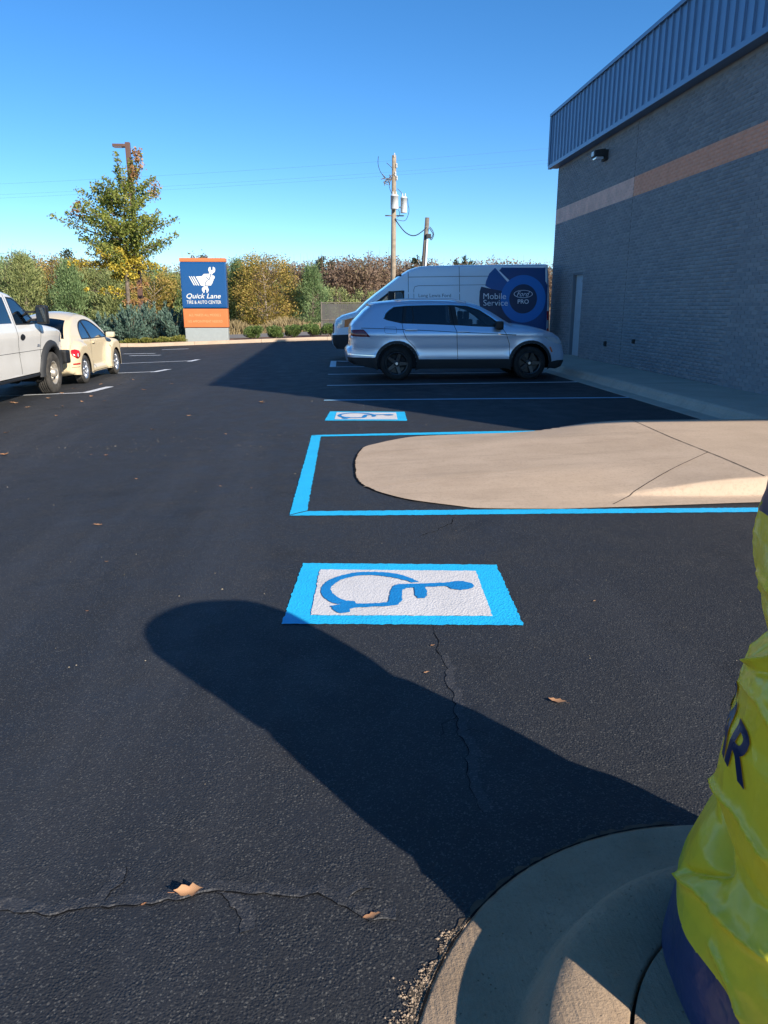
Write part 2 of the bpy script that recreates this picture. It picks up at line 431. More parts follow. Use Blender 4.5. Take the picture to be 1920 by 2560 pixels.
def emblem(dx, dy, sx, sy, label):
    cx, cy = em_out[3]
    tr = lambda l: [((x-cx)*sx+cx+dx, (y-cy)*sy+cy+dy) for x, y in l]
    o = flat_poly('accessible_stall_emblem', rough_edge(tr(em_out), .0028, .02), .004, M['blue_paint'], lot)
    o['label'] = label
    p = flat_poly('white_panel', rough_edge(tr(em_in), .002, .02), .008, M['white_paint'], o)
    flat_poly('wheel_stroke', rough_edge(tr(em_wheel),   .0016, .015), .012, M['sym_blue'], o)
    flat_poly('figure_stroke', rough_edge(tr(em_body),   .0016, .015), .0124, M['sym_blue'], o)
emblem(0, 0, 1, 1, 'wheelchair emblem painted on the asphalt, partly in the rounded shadow')
e2 = G(812, 1052); emblem(e2[0]-em_out[3][0], e2[1]-em_out[3][1], .95, 1.03, 'wheelchair emblem painted beyond the blue frame')

# ------- blue frame round the ramp
fr = [('near', [(721, 1290), (1000, 1289), (1308, 1286), (1600, 1283.5), (1906, 1281), (2300, 1277), (2300, 1266), (1906, 1270), (1600, 1272.5), (1166, 1275.5), (900, 1278), (770, 1279)]),
      ('end', [(724, 1288.5), (768, 1277.6), (802, 1092), (779, 1089.6)]),
      ('far', [(779, 1089), (802, 1092.4), (1000, 1089), (1128, 1087), (1353, 1081.6), (1440, 1079), (1440, 1075), (1383, 1077), (1128, 1081), (950, 1085)])]
for i, (nm, l) in enumerate(fr):
    o = flat_poly('blue_frame_line', rough_edge(gpoly(l), .003, .025), .004+.0012*i, M['blue_paint'], lot)
# ------- stall lines
def line(u0, v0, u1, v1, wd, mat, x1=None):
    a = G(u0, v0); b = G(u1, v1)
    if x1 is not None: b = (x1, a[1]+(b[1]-a[1])/(b[0]-a[0])*(x1-a[0]))
    n = math.hypot(b[0]-a[0], b[1]-a[1]); d = ((b[0]-a[0])/n, (b[1]-a[1])/n); q = (-d[1]*wd/2, d[0]*wd/2)
    P = [(a[0]-q[0], a[1]-q[1]), (b[0]-q[0], b[1]-q[1]), (b[0]+q[0], b[1]+q[1]), (a[0]+q[0], a[1]+q[1])]
    return flat_poly('stall_line', rough_edge(P, .004, .08), .004, mat, lot, zf=gzf)
line(810, 1001, 1575, 994, .105, M['line_blue'], 5.1)
line(818, 964, 1440, 955, .10, M['line_white'], 5.1)
line(820, 936, 1250, 932, .10, M['line_white'], 5.1)
a = G(826, 917.5); b = G(829, 903)
flat_poly('stall_line', [(a[0], a[1]-.05), (5.1, a[1]+.1), (5.1, a[1]+.2), (a[0]+.12, a[1]+.05)], .004, M['line_white'], lot)
flat_poly('stall_line', [(b[0]+.12, b[1]-.06), (5.1, b[1]+.05), (5.1, b[1]+.15), (b[0], b[1]+.05)], .004, M['line_white'], lot)
flat_poly('stall_line', [(a[0]-.02, a[1]-.05), (a[0]+.14, a[1]-.045), (b[0]+.14, b[1]+.05), (b[0]-.02, b[1]+.05)], .0052, M['line_white'], lot)
flat_poly('stall_line', [(a[0]+.2, b[1]-.1), (a[0]+.3, b[1]-.05), (2.6, a[1]+.15), (2.5, a[1]+.05)], .0048, M['line_white'], lot)
# left row: each line ends in a short stripe along the aisle
for (u0, v0, u1, v1, cap) in [(160, 983, 222, 981.5, (214, 982, 275, 967)), (300, 930.5, 395, 929, (383, 930.5, 421, 923.5)), (300, 904, 480, 902, (472, 904, 495, 899)), (324, 889.5, 402, 888, None), (405, 874.5, 472, 872, None), (308, 885, 388, 883.6, None)]:
    wd = .11 if cap else .16
    line(u0, v0, u1, v1, wd, M['line_white'], (G(u0, v0)[0]-4.5) if cap else None) if not cap else None
    if cap:
        a = G(u1, v1); P = [(a[0], a[1]-.05), (a[0], a[1]+.05), (a[0]-5.6, a[1]+.05), (a[0]-5.6, a[1]-.05)]
        flat_poly('stall_line', rough_edge(P, .004, .1), .004, M['line_white'], lot, zf=gzf)
        c = G(cap[0], cap[1]); d = G(cap[2], cap[3])
        P = [(c[0]-.08, c[1]), (c[0]+.10, c[1]), (d[0]+.09, d[1]), (d[0]-.09, d[1])]
        flat_poly('stall_line', rough_edge(P, .005, .08), .0052, M['line_white'], lot, zf=gzf)

# ------- cracks in the seal coat: a jagged gap with broken raised lips
def crack(pts, wd, name='crack', lips=0.0):
    P = dens([G(u, v)[:2] for u, v in pts], .025); L = []; Q = []; LV = []; LF = []
    off = 0.0
    for i, p in enumerate(P):
        a = P[max(i-1, 0)]; b = P[min(i+1, len(P)-1)]; n = math.hypot(b[0]-a[0], b[1]-a[1]) or 1
        q = (-(b[1]-a[1])/n, (b[0]-a[0])/n); off = off*.72 + rng.normal(0, .0055)
        t = max(.0008, wd*(.35+abs(rng.normal(0, .6)))*min(1, 6*i/len(P), 6*(len(P)-1-i)/len(P)+.05))
        L.append((p[0]+q[0]*(off+t), p[1]+q[1]*(off+t))); Q.append((p[0]+q[0]*(off-t), p[1]+q[1]*(off-t)))
        if lips > 0:
            h = lips*(.25+abs(rng.normal(0, .8))); e = .010+abs(rng.normal(0, .008))
            for s_, z_ in ((t*.4, .002), (t+.002, h), (t+e, h*.6), (t+e+.02, .0006)):
                LV.append((p[0]+q[0]*(off+s_), p[1]+q[1]*(off+s_), z_+gz(p[0])))
    V = [(x, y, gz(x)+.0016) for x, y in L+Q]; n = len(L)
    mesh_obj(name, V, [(i, n+i, n+i+1, i+1) for i in range(n-1)], M['crack'], lot)
    if lips > 0:
        m = len(P)
        LF = [(i*4+k, i*4+k+1, (i+1)*4+k+1, (i+1)*4+k) for i in range(m-1) for k in range(3)]
        mesh_obj('crack_lip', LV, LF, M['lip'], lot)
crack([(-60, 2272), (0, 2274), (60, 2278), (105, 2288), (170, 2279), (250, 2268), (340, 2258), (440, 2248), (540, 2232), (620, 2236), (700, 2235), (770, 2240), (850, 2255), (930, 2290), (990, 2292)], .0034, lips=.0042)
crack([(1105, 1640), (1118, 1672), (1112, 1700), (1125, 1740), (1140, 1790), (1150, 1830), (1172, 1880), (1165, 1925), (1190, 1990), (1215, 2030)], .0022, lips=.002)
crack([(540, 2232), (575, 2252), (600, 2285), (612, 2330)], .0016, lips=.002)
crack([(250, 2268), (262, 2240), (300, 2205), (306, 2170)], .0014, lips=.0015)
crack([(850, 2255), (880, 2228), (925, 2215)], .0016, lips=.003)
crack([(1150, 1830), (1180, 1822), (1215, 1838)], .0012)
crack([(1140, 1790), (1112, 1812), (1105, 1840)], .0012)
crack([(1135, 1292), (1130, 1310), (1080, 1330), (1040, 1345)], .003)
crack([(1085, 1567), (1100, 1600), (1095, 1625), (1105, 1640)], .0025)

# ================================================================== RAMP ISLAND AND SIDEWALK
tip = px([(1560, 128), (1250, 135), (900, 148), (600, 160), (430, 185), (300, 212), (215, 232), (170, 270), (140, 330), (140, 400), (150, 460), (190, 510), (300, 560), (450, 605), (600, 635), (900, 672), (1100, 688), (1659, 692)], 840, 1040, .33755)
tipg = gpoly(tip)
isl = [(6.84, 8.96), (5.12, 8.96), (3.4, 8.95)] + spline(tipg, 5) + [(3.4, 5.44), (5.0, 5.42), (6.84, 5.42)]
sm = lambda t: (lambda c: c*c*(3-2*c))(min(1, max(0, t)))
def zisl(x, y):
    c = min(1, max(0, (x-.3)/3.3))
    def f(e, g):
        lo = min(1, max(0, e)/.95); hi = .03 + .97*sm((e-g)/.06); k = sm((x-2.1)/1.2)
        return lo*(1-k)+hi*k
    return .006 + .15*c*f(y-5.44, .20)*f(8.96-y, .06)
ipts = [(x, y) for x in np.arange(.35, 6.8, .11) for y in np.arange(5.75, 8.85, .16) if pip((x, y), isl)]
ipts += [(x, 5.44+e) for x in np.arange(1.9, 6.8, .1) for e in (.06, .12, .19, .21, .23, .25, .27, .29)]
ipts += [(x, 8.96-e) for x in np.arange(2.4, 6.8, .1) for e in (.05, .08, .1, .13, .16)]
poly = dens(isl, .08, True); v, t = cdt([poly], ipts)
V = [(a, b, zisl(a, b)) for a, b in v]
F = [tr if (v[tr[1]][0]-v[tr[0]][0])*(v[tr[2]][1]-v[tr[0]][1])-(v[tr[1]][1]-v[tr[0]][1])*(v[tr[2]][0]-v[tr[0]][0]) > 0 else tr[::-1] for tr, k in t]
walk = mesh_obj('sidewalk', V, F, M['ramp'], None, True)
walk['kind'] = 'structure'; walk['label'] = 'tan concrete curb ramp and walkway beside the building'
def ribbon_on(pl, wd, zf, dz, mat, name, parent, jit=0.0, step=.05):
    P = dens(pl, step); A = []; B = []
    for i, p in enumerate(P):
        a = P[max(i-1, 0)]; b = P[min(i+1, len(P)-1)]; n = math.hypot(b[0]-a[0], b[1]-a[1]) or 1
        q = (-(b[1]-a[1])/n, (b[0]-a[0])/n); s1 = wd/2*(1+jit*rng.uniform(-.8, 1)); s2 = wd/2*(1+jit*rng.uniform(-.8, 1))
        A.append((p[0]+q[0]*s1, p[1]+q[1]*s1)); B.append((p[0]-q[0]*s2, p[1]-q[1]*s2))
    V = [(x, y, zf(x, y)+dz) for x, y in A+B]; n = len(A)
    return mesh_obj(name, V, [(i, n+i, n+i+1, i+1) for i in range(n-1)], mat, parent)
ribbon_on(spline(tipg[5:15], 4), .016, lambda a, b: 0, .0078, M['crack'], 'edge_gap', walk, .9, .025)
ribbon_on([(3.70, 8.9), (3.62, 7.6), (3.60, 6.5), (3.56, 5.72)], .009, zisl, .0025, M['joint'], 'expansion_joint', walk, .3)
ribbon_on([(3.60, 6.75), (2.9, 6.1), (2.19, 5.46)], .008, zisl, .0025, M['joint'], 'expansion_joint', walk, .3)
ribbon_on([(5.45, 8.85), (5.43, 5.7)], .008, zisl, .0025, M['joint'], 'expansion_joint', walk, .3)
for l in ([(205, 487), (740, 450), (1440, 408), (1640, 394)], [(220, 250), (800, 220), (1400, 185)]):
    ribbon_on(gpoly(px(l, 840, 1040, .33755), .05), .007, zisl, .0025, M['score'], 'score_line', walk, .6)
# walkway along the wall: gutter, curb and slab, cast in bays
prof = [(5.10, .001), (5.12, .0065), (5.40, .0045), (5.45, .06), (5.475, .115), (5.51, .144), (5.57, .152), (6.86, .160)]
ys = list(np.arange(8.96, 24.2, 1.52))
for i in range(len(ys)-1):
    a, b = ys[i]+.004, ys[i+1]-.004
    V = [(x, y, z) for y in (a, b) for x, z in prof]; n = len(prof)
    V += [(x, y, -.05) for y in (a, b) for x in (5.1, 6.86)]
    F = [(k, k+1, n+k+1, n+k) for k in range(n-1)]
    F += [tuple(range(n))[::-1] + (2*n, 2*n+1), tuple(range(n, 2*n)) + (2*n+3, 2*n+2)]
    mesh_obj('walkway_bay', V, F, M['walk'], walk)
mesh_obj('joint_bed', [(5.5, 9.0, .10), (6.86, 9.0, .13), (6.86, 24, .13), (5.5, 24, .10)], [(0, 1, 2, 3)], M['joint'], walk)

# ------- near curb: rounded corner with gutter, curb and slab
def corner_path(d, n=40):
    cx, cy, r = 1.0, .92, .895-d
    P = [(7.0, cy+r), (3.0, cy+r)] + [(cx+r*math.cos(q), cy+r*math.sin(q)) for q in np.linspace(math.pi/2, math.pi, n)] + [(cx-r, -1.5), (cx-r, -5.0)]
    return P
cprof = [(0, -.03), (0, .004), (.01, .0065), (.10, .003), (.195, .004), (.215, .025), (.235, .085), (.252, .125), (.275, .147), (.30, .152), (.421, .153), (.427, .147), (.427, .10)]
cprof = [(d, z*.8 if z > .02 else z) for d, z in cprof]
rows = [corner_path(d) for d, z in cprof]; n = len(rows[0])
V = [(x, y, z) for (d, z), row in zip(cprof, rows) for x, y in row]
F = [(j*n+i, (j+1)*n+i, (j+1)*n+i+1, j*n+i+1)[::-1] for j in range(len(cprof)-1) for i in range(n-1)]
kerb = mesh_obj('corner_curb', V, F, M['curb'], None, True); kerb['kind'] = 'structure'; kerb['label'] = 'rounded grey concrete curb and gutter under the yellow cover'
inn = corner_path(.434); sl = [(x, y) for x, y in inn] + [(7.0, -5.0)]
flat_poly('slab', sl, .1235, M['curb'], kerb)
flat_poly('joint_bed', [(x, y) for x, y in corner_path(.42)] + [(7.0, -5.0)], .09, M['joint'], kerb)
# dirty gap and crumbled asphalt along the gutter
ribbon_on([(x, y) for x, y in corner_path(-.006, 90)[2:94]], .018, lambda a, b: 0, .0030, M['dirt'], 'edge_gap', kerb, 1.2, .03)
ribbon_on([(x, y) for x, y in corner_path(-.001, 90)[2:94]], .004, lambda a, b: 0, .0075, M['crack'], 'edge_gap', kerb, 1.0, .05)
def edge_pt(q, d): return (1.0+(.895+d)*math.cos(q), .92+(.895+d)*math.sin(q))
def cw(q): return max(.005, .115*min(1, max(0, (q-2.46)/.55))*(.75+.25*math.sin(q*31)+.2*math.sin(q*77+1)) + .02*math.exp(-((q-2.50)/.035)**2))
qs = np.linspace(2.40, 3.35, 90)
cr = [edge_pt(q, -.003) for q in qs] + [(lambda p: (p[0]+rng.normal(0, .004), p[1]+rng.normal(0, .004)))(edge_pt(q, cw(q)*.75)) for q in qs[::-1]]
flat_poly('crumbled_edge', cr, .0022, M['dirt'], lot)
SV = []; SF = []
for i in range(3600):
    q = rng.uniform(2.40, 3.35); dd = cw(q)*abs(rng.normal(0, .62)); p = edge_pt(q, dd)
    r = abs(rng.normal(.0013, .0013))+.0007; n0 = len(SV)
    for k in range(6):
        d = [(1, 0, 0), (-1, 0, 0), (0, 1, 0), (0, -1, 0), (0, 0, 1), (0, 0, -1)][k]
        s = r*rng.uniform(.6, 1.3); SV.append((p[0]+d[0]*s, p[1]+d[1]*s, .0022+d[2]*s*.8))
    SF += [(n0+a, n0+b, n0+c) for a, b, c in ((0, 2, 4), (2, 1, 4), (1, 3, 4), (3, 0, 4), (2, 0, 5), (1, 2, 5), (3, 1, 5), (0, 3, 5))]
gv = mesh_obj('loose_gravel', SV, SF, M['gravel']); tag(gv, 'crumbled tan gravel along the curb joint', None, None, 'stuff')

GV, GF = [], []
for i in range(760):
    if i < 460: x, y = rng.uniform(-5, 5), rng.uniform(2, 13)
    else: x, y = rng.uniform(-4, 0.6), 8.6+rng.normal(0, .45)
    if x > .1 and 5.2 < y < 9.1: continue
    r = abs(rng.normal(.002, .0018))+.001; n0 = len(GV)
    for dx, dy, dz in ((1, 0, 0), (-.5, .8, 0), (-.5, -.8, 0), (0, 0, .8)):
        GV.append((x+dx*r*rng.uniform(.6, 1.4), y+dy*r, gz(x)+dz*r+.0005))
    GF += [(n0, n0+1, n0+3), (n0+1, n0+2, n0+3), (n0+2, n0, n0+3)]
M['grit'] = foliage('grit', [(0, (.10, .085, .06)), (.6, (.28, .23, .16)), (1, (.36, .31, .25))], .9, .02)
gr = mesh_obj('grit', GV, GF, M['grit']); tag(gr, 'tiny pale grit scattered over the asphalt', None, None, 'stuff')
# ------- far curb of the lot, in cast lengths
far = empty('far_curb', (0, 35.5, 0)); far['kind'] = 'structure'
cs = list(np.arange(-30.6, 9.1, 3.05))
for a, b in zip(cs[:-1], cs[1:]):
    m = MB(); pr = [(-.02, -.02), (.0, .13), (.03, .155), (.15, .155), (.15, -.02)]
    xs = [a+.006] + ([x for x in (-8.45, -.45) if a < x < b]) + [b-.006]
    V = [(x, y, gz(x)+z) for x in xs for y, z in pr]; n = 5
    F = [(j*n+k, j*n+k+1, (j+1)*n+k+1, (j+1)*n+k) for j in range(len(xs)-1) for k in range(n-1)]
    F += [tuple(range(n))[::-1], tuple(range((len(xs)-1)*n, len(xs)*n))]
    mesh_obj('curb_length', V, F, M['ramp'], far)

# ================================================================== BUILDING
WX = 6.84; YN = 6.9; YF = 23.3; ZT = 5.5
m, t, b = new_mat('painted_brick'); f = isl_rand(t); co = texcoord(t)
c = ramp(t, f, [(0, (.215, .222, .235)), (.6, (.25, .255, .265)), (1, (.295, .295, .30))]).outputs[0]
st = noise(t, .9, 5, .65, co)
c = mixc(t, math_n(t, 'MULTIPLY', ramp(t, st, [(.45, (0, 0, 0)), (.75, (1, 1, 1))]).outputs[0], .35), c, (.34, .33, .32))
t.links.new(c, b.inputs['Base Color']); b.inputs['Roughness'].default_value = .8; b.inputs['Specular IOR Level'].default_value = .3
bump(t, b, noise(t, 120, 3), .002); M['brick'] = m
M['mortar'] = simple('painted_mortar', (.30, .302, .305), .92, var=.15, vscale=3, bmp=.003, bscale=90)
m, t, b = new_mat('orange_brick'); f = isl_rand(t); co = texcoord(t, (1, 1, .12))
c = ramp(t, f, [(0, (.84, .37, .23)), (1, (.88, .40, .25))]).outputs[0]
st = noise(t, 2.2, 5, .65, co)
c = mixc(t, math_n(t, 'MULTIPLY', ramp(t, st, [(.5, (0, 0, 0)), (.72, (1, 1, 1))]).outputs[0], .5), c, (.70, .30, .185))
t.links.new(c, b.inputs['Base Color']); b.inputs['Roughness'].default_value = .8; bump(t, b, noise(t, 150, 3), .002); M['orange_brick'] = m
M['orange_faded'] = simple('faded_orange', (.88, .54, .43), .85, var=.12, vscale=4)
M['fascia'] = simple('blue_grey_metal', (.14, .24, .37), .42, .35, var=.06, vscale=1.5)
M['fascia_trim'] = simple('fascia_trim', (.13, .215, .33), .42, .35)
M['door'] = simple('door_paint', (.48, .54, .58), .5, var=.06)
M['door_frame'] = simple('door_frame_paint', (.15, .17, .19), .5)
M['roof'] = simple('roof_membrane', (.4, .4, .4), .9)
bld = empty('shop_building', (WX, YF, 0), 0, 'grey painted brick shop building with blue metal fascia and orange stripe', 'building')
def bpart(o):
    o.parent = bld; o.matrix_parent_inverse = Matrix.Translation((-WX, -YF, 0)); return o
D0, D1, DT = 20.45, 21.32, 2.40
mb = MB()
mb.box(WX, WX+.25, YN, D0, 0, ZT).box(WX, WX+.25, D1, YF, 0, ZT).box(WX, WX+.25, D0, D1, DT, ZT)
bpart(mb.build('wall', M['mortar']))
bpart(MB().box(WX+.25, WX+16, YF-.3, YF-.002, 0, ZT).box(WX+.25, WX+16, YN+.002, YN+.3, 0, ZT).box(WX+15.7, WX+16, YN+.3, YF-.3, 0, ZT).build('wall', M['mortar']))
bpart(MB().box(WX+.01, WX+15.9, YN+.1, YF-.1, ZT, ZT+.3).build('roof', M['roof']))
# bricks
CH, BL = .0677, .2032; bricks = []
for k in range(int((ZT-.10-.155)/CH)):
    z = .158+k*CH; y = YN+.004 - (BL/2 if k % 2 else 0)
    while y < YF-.01:
        a, b2 = max(y, YN+.003), min(y+BL-.0105, YF-.003); y += BL
        if b2-a < .03: continue
        if z < DT and b2 > D0-.04 and a < D1+.04:
            if a < D0-.09: b2 = D0-.05
            elif b2 > D1+.09: a = D1+.05
            else: continue
        if a < 17.40 < b2:
            if b2 > 17.43: bricks.append((17.406, b2, z, k, False, 99.0))
            b2 = 17.392
            if b2-a < .03: continue
        u, vv = project((WX, (a+b2)/2, z+.03)); vis = 0 < u < 1920 and 0 < vv < 2560
        full = abs(b2-a-(BL-.0105)) < 1e-6
        bricks.append((a, b2, z, k, vis and full and not 55 <= k <= 60, math.hypot(WX, a)))
def brick_geo(a, b2, z, V, F, x0=WX, pr=.007):
    h = CH-.0105; n = len(V); e = .003
    V += [(x0+.002, a, z), (x0+.002, b2, z), (x0+.002, b2, z+h), (x0+.002, a, z+h),
          (x0-pr, a+e, z+e), (x0-pr, b2-e, z+e), (x0-pr, b2-e, z+h-e), (x0-pr, a+e, z+h-e)]
    F += [(n+4, n+7, n+6, n+5), (n, n+4, n+5, n+1), (n+1, n+5, n+6, n+2), (n+2, n+6, n+7, n+3), (n+3, n+7, n+4, n)]
near = sorted([q for q in bricks if q[4]], key=lambda q: q[5])[:300]; ns = set((q[0], q[3]) for q in near)
bv, bf, ov, of_, fv, ff = [], [], [], [], [], []
for q in bricks:
    if (q[0], q[3]) in ns: continue
    if 55 <= q[3] <= 60: brick_geo(q[0], q[1], q[2], *((ov, of_) if q[0] < 17.4 else (fv, ff)))
    else: brick_geo(q[0], q[1], q[2], bv, bf)
tag(bpart(np_mesh('brick_courses', bv, bf, M['brick'])), None, None, None, 'stuff')
so = bpart(np_mesh('orange_stripe_bricks', ov, of_, M['orange_brick'])); so['kind'] = 'stuff'; so['label'] = 'orange painted brick stripe'
so = bpart(np_mesh('faded_stripe_bricks', fv, ff, M['orange_faded'])); so['kind'] = 'stuff'
zs0, zs1 = .158+55*CH-.008, .158+61*CH-.003
bpart(MB().box(WX-.0022, WX+.05, YN+.01, 17.395, zs0, zs1).build('stripe_joint', M['orange_brick']))
bpart(MB().box(WX-.0022, WX+.05, 17.405, YF-.004, zs0, zs1).build('stripe_joint', M['orange_faded']))
one = None
for q in near:
    if one is None:
        V, F = [], []; brick_geo(0, BL-.0105, 0, V, F, 0.0); one = mesh_obj('brick', V, F, M['brick']); o = one
    else:
        o = bpy.data.objects.new('brick', one.data); COL.objects.link(o)
    o.parent = bld; o.location = (0, q[0]-YF, q[2])
bpart(MB().box(WX-.003, WX+.02, 17.393, 17.403, .16, ZT-.1).build('control_joint', M['seam']))
# fascia: standing-seam panels
FX = 6.62; pw = .2985; y = 3.62; first = None
while y < YF+.16:
    if first is None:
        V = [(0, 0, 5.53), (0, pw-.045, 5.53), (-.006, pw-.04, 5.53), (-.034, pw-.034, 5.53), (-.034, pw-.014, 5.53), (-.006, pw-.008, 5.53), (0, pw-.001, 5.53)]
        V2 = V + [(a, b_, 6.85) for a, b_, c_ in V]
        first = mesh_obj('fascia_panel', V2, [(i, 7+i, 8+i, i+1) for i in range(6)], M['fascia']); o = first
        bmod = None
    else:
        o = bpy.data.objects.new('fascia_panel', first.data); COL.objects.link(o)
    o.parent = bld; o.location = (FX-WX, y-YF, 0); y += pw
YE = YF+.2
bpart(MB().box(FX-.06, FX+.36, 3.55, YE+.05, 6.845, 6.925, .01).build('coping', M['fascia_trim']))
bpart(MB().box(FX-.045, FX+.06, 3.57, YE+.03, 5.435, 5.535, .006).build('drip_trim', M['fascia_trim']))
bpart(MB().box(FX+.055, WX+.02, YN, YE-.01, 5.45, 5.49).build('soffit', M['fascia_trim']))
bpart(MB().box(FX-.035, FX+16, YE-.03, YE+.02, 5.50, 6.86).build('end_fascia', M['fascia']))
bpart(MB().box(FX+.012, FX+.04, 3.6, YE-.031, 5.5, 6.846).box(FX+15.8, FX+16, 3.6, YE-.031, 5.5, 6.846).build('fascia_backing', M['fascia_trim']))
# entrance canopy at the near end of the wall, carried on posts set back from the corner
bpart(MB().box(FX+.04, FX+16, 3.6, YN-.01, 3.07, 6.85).build('entrance_canopy', M['fascia']))
bpart(MB().box(FX+8.2, FX+8.6, 3.8, 4.2, 0, 3.08).box(FX+14.2, FX+14.6, 3.8, 4.2, 0, 3.08).build('canopy_posts', M['brick']))
# door
dr = MB().box(WX+.10, WX+.145, D0+.05, D1-.05, .17, DT-.05, .004).build('door', M['door']); bpart(dr)
fm = MB().box(WX+.02, WX+.2, D0+.001, D0+.049, .16, DT-.002).box(WX+.02, WX+.2, D1-.049, D1-.001, .16, DT-.002).box(WX+.02, WX+.2, D0+.049, D1-.049, DT-.049, DT-.002).build('door_frame', M['door_frame'], dr)
MB().tube([(WX+.10, D0+.13, 1.10), (WX+.05, D0+.13, 1.10), (WX+.045, D0+.24, 1.10)], .011, 8).box(WX+.088, WX+.101, D0+.10, D0+.16, 1.0, 1.2, .004).build('door_handle', M['steel'], dr)
MB().box(WX+.085, WX+.102, D0+.12, D0+.34, 2.15, 2.22, .005).build('door_closer', M['steel'], dr)
bpart(MB().box(WX+.15, WX+.26, D0-.1, D1+.1, 0, DT+.1).build('door_recess', M['interior']))
bpart(MB().box(WX-.10, WX+.12, D0-.04, D1+.04, .15, .172, .004).build('threshold', M['walk']))
for yy, zz, s in ((18.35, .62, .045), (16.6, .75, .035)):
    bpart(MB().box(WX-.05, WX, yy-s, yy+s, zz-s*1.4, zz+s*1.4, .01).box(WX-.065, WX-.05, yy-s*.7, yy+s*.7, zz-s, zz+s, .004).build('outlet_cover', M['dark_plastic']))
for i in range(3):
    bpart(MB().tube([(WX-.010, 19.25+.012*i, 4.85), (WX-.010, 19.25+.015*i, 4.0)], .004, 5).build('rust_run', M['seam'])) if False else None
# wall-pack lamp
lp = empty('wall_lamp', (WX, 19.3, 5.05), 0, 'bronze box wall lamp mounted above the orange stripe', 'lamp'); lp.scale = (.85,)*3
MB().box(-.10, -.004, -.16, .16, -.13, .15, .02).build('back_box', M['dark_plastic'], lp)
m4 = MB().add([(-.10, -.17, .17), (-.10, .17, .17), (-.40, .17, .12), (-.40, -.17, .12), (-.10, -.17, -.02), (-.10, .17, -.02), (-.40, .17, -.04), (-.40, -.17, -.04)],
     [(0, 3, 2, 1), (4, 5, 6, 7), (0, 1, 5, 4), (2, 3, 7, 6), (0, 4, 7, 3), (1, 2, 6, 5)]); m4.build('hood', M['dark_plastic'], lp)
MB().box(-.36, -.13, -.14, .14, -.10, -.035, .02).build('lens', M['clear_lens'], lp)
MB().box(-.42, -.401, -.10, .10, -.02, .10, .005).build('sensor_plate', M['steel'], lp)
M['mirror_dark'] = simple('mirror_glass', (.10, .11, .11), .06, .9)
